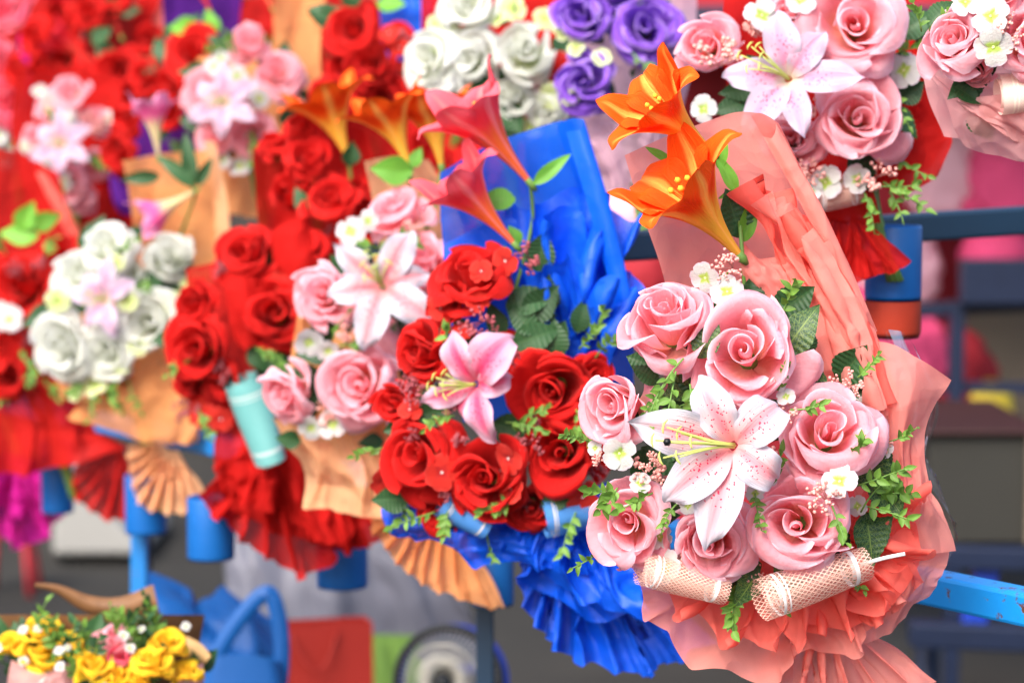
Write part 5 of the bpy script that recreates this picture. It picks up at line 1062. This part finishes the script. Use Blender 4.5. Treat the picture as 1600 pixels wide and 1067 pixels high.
# red shopping bag
def paperbag(x0, x1, y0, d, mat, label, turn):
    e = tag(empty('shopping_bag', at((x0 + x1) / 2, y0 + 220, d)), label, 'bag'); w_ = (x1 - x0) * d / F; h = 220 * d / F; dp = w_ * .4
    v = np.array([(-w_ / 2, -dp / 2, 0), (w_ / 2, -dp / 2, 0), (w_ / 2, dp / 2, 0), (-w_ / 2, dp / 2, 0), (-w_ / 2, -dp / 3, h), (w_ / 2, -dp / 3, h), (w_ / 2 * .97, dp / 3, h), (-w_ / 2 * .97, dp / 3, h), (w_ / 2 * .9, 0, h * .5), (-w_ / 2 * .9, 0, h * .5)])
    f = [(0, 1, 5, 4), (2, 3, 7, 6), (1, 2, 8), (2, 6, 8), (6, 5, 8), (5, 1, 8), (3, 0, 9), (0, 4, 9), (4, 7, 9), (7, 3, 9), (3, 2, 1, 0)]
    R_ = Matrix.Translation(at((x0 + x1) / 2, y0 + 220, d)) @ Matrix.Rotation(turn, 4, 'Z')
    o = put('body', mesh_from(v, f, smooth=False), M[mat], e, R_); m = o.modifiers.new('t', 'SOLIDIFY'); m.thickness = .003
    put('handle', MB().add(*tube(bez((-w_ * .2, -dp / 3 - .004, h - .01), (0, -dp / 3 - .05, h + .02 - .16), (w_ * .2, -dp / 3 - .004, h - .01), 12), .003, 6)).mesh(), M[mat], e, R_)
paperbag(395, 580, 968, 4.3, 'bag_red', 'dark red paper shopping bag standing behind the blue carrier bag', .25)
paperbag(572, 660, 990, 4.7, 'bag_green', 'light green paper bag between the red bag and the fan', -.1)
# electric fan
FD = 3.5; fc = at(700, 1065, FD); fanr = tag(empty('electric_fan', at(700, 1300, FD)), 'electric fan with dark round wire guard and blue rim below the peach paper', 'fan'); fr = 84 * FD / F
Rf = Matrix.Translation(fc) @ orient((-.25, .1, 1))
def ring(r, t_, n=64, z=0): a = np.linspace(0, 2 * np.pi, n + 1); return tube(np.stack([np.cos(a) * r, np.sin(a) * r, 0 * a + z], -1), t_, 8, False)
put('guard_rim', MB().add(*ring(fr, fr * .075)).mesh(), M['black'], fanr, Rf)
put('guard_band', MB().add(*ring(fr * 1.02, fr * .06, 64, -.03)).mesh(), M['deep_blue'], fanr, Rf)
mb = MB()
for k in range(60):
    a = k / 60 * 6.2832; mb.add(*tube(bez((math.cos(a) * fr * .15, math.sin(a) * fr * .15, .03), (math.cos(a) * fr * .6, math.sin(a) * fr * .6, .04), (math.cos(a) * fr, math.sin(a) * fr, 0), 6), .0012, 4))
for q in (.4, .7): mb.add(*ring(fr * q, .0014, 48, .032))
tag(put('guard_wire', mb.mesh(), M['steel'], fanr, Rf), kind='stuff')
for k in range(3):
    a0 = k * 2.0944; P = np.array([[(rr * math.cos(a0 + s_ * .9 * (rr / fr) ** .3) , rr * math.sin(a0 + s_ * .9 * (rr / fr) ** .3), -.02 + .03 * s_) for s_ in np.linspace(-.5, .5, 8)] for rr in np.linspace(fr * .15, fr * .86, 8)])
    put('blade', grid_mesh(P), M['sheet_grey'], fanr, Rf)
put('hub', MB().add(*tube(np.array([(0, 0, -.06), (0, 0, 0), (0, 0, .035), (0, 0, .04)]), [fr * .2, fr * .2, fr * .17, .001], 20)).mesh(), M['black'], fanr, Rf)
put('motor', MB().add(*tube(np.array([(0, 0, -.14), (0, 0, -.12), (0, 0, -.05)]), [fr * .2, fr * .3, fr * .3], 20)).mesh(), M['deep_blue'], fanr, Rf)
put('pole', MB().add(*tube(np.array([np.array(fc) + (0, .1, 0), (fc.x, fc.y + .1, .03)]), .012, 10)).mesh(), M['steel'], fanr, Matrix())
put('foot', MB().add(*tube(np.array([(fc.x, fc.y + .1, 0.001), (fc.x, fc.y + .1, .02), (fc.x, fc.y + .1, .04)]), [.17, .17, .03], 28)).mesh(), M['deep_blue'], fanr, Matrix())
# grey plastic sheet hanging behind
cloth('plastic_sheet', [[(340, 820, 0), (480, 800, 20), (620, 830, 0), (700, 890, 0)], [(350, 920, 10), (480, 920, 30), (620, 930, 10), (730, 960, 0)], [(360, 1060, 0), (480, 1070, 20), (640, 1070, 0), (780, 1080, 0)], [(360, 1200, 0), (480, 1200, 20), (640, 1200, 0), (790, 1200, 0)]], 5.2, 'sheet_grey', 'grey plastic sheet draped behind the red and green bags', 'sheet', (3, 10, 0), 8, 9)
# white van-like panel and cart, far left behind the tails
def crate_box(name, px, py, wpx, hpx, d, depth, mat, label, cat, parts=None, group=None):
    e = tag(empty(name, at(px, py + hpx, d)), label, cat, group); k = d / F
    o = put('body', MB().add(*box(-wpx / 2 * k, wpx / 2 * k, 0, depth, 0, hpx * k)).mesh(False), M[mat], e, Matrix.Translation(at(px, py + hpx, d))); bevel(o, .012, 2)
    return e
e = tag(empty('food_cart', ground_at(125, 885)), 'white cart with sloping side parked behind the magenta paper tail', 'cart'); g = ground_at(125, 885)
v = np.array([(-.10, 0, .0), (.24, 0, .0), (.22, 0, .04), (-.02, 0, .30), (-.10, 0, .30)]); v = np.concatenate([v, v + (0, .7, 0)])
bevel(put('body', mesh_from(v, [(0, 1, 2, 3, 4), (9, 8, 7, 6, 5), (0, 5, 6, 1), (1, 6, 7, 2), (2, 7, 8, 3), (3, 8, 9, 4), (4, 9, 5, 0)], smooth=False), M['white_paint'], e, Matrix.Translation(g + Vector((0, 0, .04)))), .02)
for x in (-.05, .18): put('wheel', MB().add(*tube(np.array([(x, .04, .05), (x, .06, .05), (x, .08, .05)]), [.05, .052, .05], 18)).mesh(), M['black'], e, Matrix.Translation(g))
# motorcycle-like red stool far left
e = tag(empty('stool', ground_at(18, 925)), 'small red plastic stool on the asphalt at the left edge', 'stool'); g = ground_at(18, 925)
bevel(put('seat', MB().add(*box(-.08, .08, -.08, .08, .20, .24)).mesh(False), M['redcloth'], e, Matrix.Translation(g)), .015)
for sx in (-1, 1):
    for sy in (-1, 1): put('leg', MB().add(*tube(np.array([(sx * .06, sy * .06, .205), (sx * .08, sy * .08, 0)]), [.01, .014], 8)).mesh(), M['redcloth'], e, Matrix.Translation(g))

# ------------------------------------------------------------------ neighbouring stall, right background
st = tag(empty('market_stall', ground_at(1540, 1000)), 'dark navy stall frame with shelf bars behind the coral bouquet', 'stall'); SD = 6.6; k = SD / F
for x, w_ in ((1495, 30), (1640, 24)): bar(at(x, 470, SD), Vector((at(x, 470, SD).x, at(x, 470, SD).y, 0)), w_ * k, .04, 'navy', 'post', st)
for x in (1640,): bar(at(x, 470, SD), at(x, 160, SD), 16 * k, .04, 'navy', 'post', st)
bar(at(1380, 488, SD + .03), at(1700, 470, SD + .03), .05, 22 * k, 'navy', 'shelf_bar', st); bar(at(1500, 440, SD - .06), at(1720, 440, SD - .06), .06, 70 * k, 'navy', 'shelf_bar', st)
bar(at(960, 500, SD + .05), at(1380, 490, SD + .05), .05, 20 * k, 'navy', 'shelf_bar', st)
bar(at(1380, 600, SD + .05), at(1720, 610, SD + .05), .05, 16 * k, 'navy', 'shelf_bar', st)
def bunch(px, py, r, d, mat, label, cat='bunch', seed=0, sx=1, sy=1):
    """a soft gathered bundle of cloth flowers"""
    g_ = np.random.default_rng(seed); n1, n2 = noise2(g_, 1.1, 8), noise2(g_, 2.4, 8)
    a, b_ = np.meshgrid(np.linspace(0, 2 * np.pi, 41), np.linspace(0.02, np.pi - .02, 24))
    q = 1 + .10 * fold(3 * np.sin(a * 3 + n1(np.cos(a), b_)) + 2 * n2(np.sin(a), b_))
    P = np.stack([np.sin(b_) * np.cos(a) * q * sx, np.sin(b_) * np.sin(a) * q * .7, np.cos(b_) * q * sy], -1) * r * d / F
    tag(put('cloth_bundle', grid_mesh(P), M[mat], None, Matrix.Translation(at(px, py, d))), label, cat, 'goods on the neighbouring stall')
for i, a in enumerate(((1395, 290, 60, 'redcloth', 'red cloth bundle beside the upper red bow'), (1470, 280, 62, 'palepink', 'pale pink cloth bundle left of the magenta one'), (1575, 285, 66, 'pinkcloth', 'magenta cloth bundle under the pale pink paper'),
        (1400, 420, 56, 'palepink', 'pale rose cloth bundle below the dark rail near the blue tube'), (1560, 395, 46, 'pinkcloth', 'magenta cloth bundle just under the dark rail'), (1405, 560, 62, 'pinkcloth', 'large magenta cloth bundle under the blue tube'), (1480, 590, 60, 'redcloth', 'crimson cloth bundle right of the large magenta bundle'),
        (1350, 530, 60, 'pinkcloth', 'magenta cloth bundle behind the coral paper'), (1425, 655, 30, 'palepink', 'small pale pink cloth bundle beside the coral paper corner'), (1490, 565, 26, 'pinkcloth', 'small magenta bundle in front of the crimson one'), (1500, 630, 24, 'palepink', 'small pale pink bundle in front of the tan panel'), (1010, 430, 44, 'redcloth', 'dark red cloth bundle seen between the blue and coral papers'), (990, 320, 40, 'palepink', 'pale cloth bundle behind the lower orange trumpet lily'), (1540, 640, 34, 'yellow', 'yellow cloth bundle above the grey crate'), (1545, 450, 18, 'yellow', 'small round yellow bundle under the stall shelf'))):
    bunch(a[0], a[1], a[2] * 1.25, SD + .35 - .04 * (i % 3), a[3], a[4], 'cloth bundle', i, 1, 1.05)
bevel(put('back_panel', MB().add(*box(-.09, .3, 0, .03, -.36, .36)).mesh(False), M['seat_tan'], st, Matrix.Translation(at(1555, 600, SD + .7))), .01)
bevel(put('back_board', MB().add(*box(-.85, 1.0, 0, .03, -.60, 1.3)).mesh(False), M['redcloth'], st, Matrix.Translation(at(1480, 520, SD + .78))), .01)
bevel(put('roof', MB().add(*box(-.9, 1.2, -.6, 1.0, 0, .06)).mesh(False), M['navy'], st, Matrix.Translation(at(1480, 60, SD))), .01)
GD = 5.0; e = tag(empty('crate', ground_at(1545, 1010)), 'dark grey crate with rust red top edge at the right', 'crate'); kk = GD / F
T0 = at(1450, 850, GD)
bevel(put('body', MB().add(*box(0, 170 * kk, 0, .5, 0, 172 * kk)).mesh(False), M['box_grey'], e, Matrix.Translation(T0)), .008)
bevel(put('top_edge', MB().add(*box(-.02, 176 * kk, -.02, .52, 173 * kk, 181 * kk)).mesh(False), M['rust'], e, Matrix.Translation(T0)), .006)
bevel(put('side_edge', MB().add(*box(150 * kk, 168 * kk, -.02, -.002, 0, 172 * kk)).mesh(False), M['seat_tan'], e, Matrix.Translation(T0)), .004)
e = tag(empty('trolley', ground_at(1545, 1030)), 'dark blue metal trolley frame under the grey crate', 'trolley')
bar(at(1420, 866, GD), at(1720, 874, GD), .06, 36 * kk, 'navy', 'frame_bar', e); bar(at(1420, 988, GD), at(1720, 1000, GD), .06, 40 * kk, 'navy', 'frame_bar', e)
bar(at(1545, 870, GD + .02), at(1515, 995, GD + .02), .04, .05, 'deep_blue', 'brace', e); bar(at(1690, 870, GD + .02), at(1690, 995, GD + .02), .04, .05, 'navy', 'brace', e)
bar(at(1440, 990, GD + .2), at(1720, 990, GD + .3), .03, .04, 'rust', 'axle', e)
for x in (1450, 1640):
    p = at(x, 1005, GD + .1); put('leg', MB().add(*tube(np.array([tuple(p), (p.x, p.y, .0)]), .025, 10)).mesh(), M['navy'], e, Matrix())

# ------------------------------------------------------------------ shop front across the street
wl = tag(empty('shop_front', (0, 13, 0)), 'dark shop front across the street behind the stalls', 'building')
put('wall', MB().add(*box(-9, 9, 13, 13.4, 0, 4.2)).mesh(False), M['dark_wall'], wl, Matrix())
for i in range(6):
    x = -7.6 + 3 * i
    put('shutter', MB().add(*box(x - 1.15, x + 1.15, 12.94, 12.985, .12, 2.7)).mesh(False), M['shutter'], wl, Matrix())
put('fascia', MB().add(*box(-9, 9, 12.6, 12.995, 2.9, 3.5)).mesh(False), M['navy'], wl, Matrix())
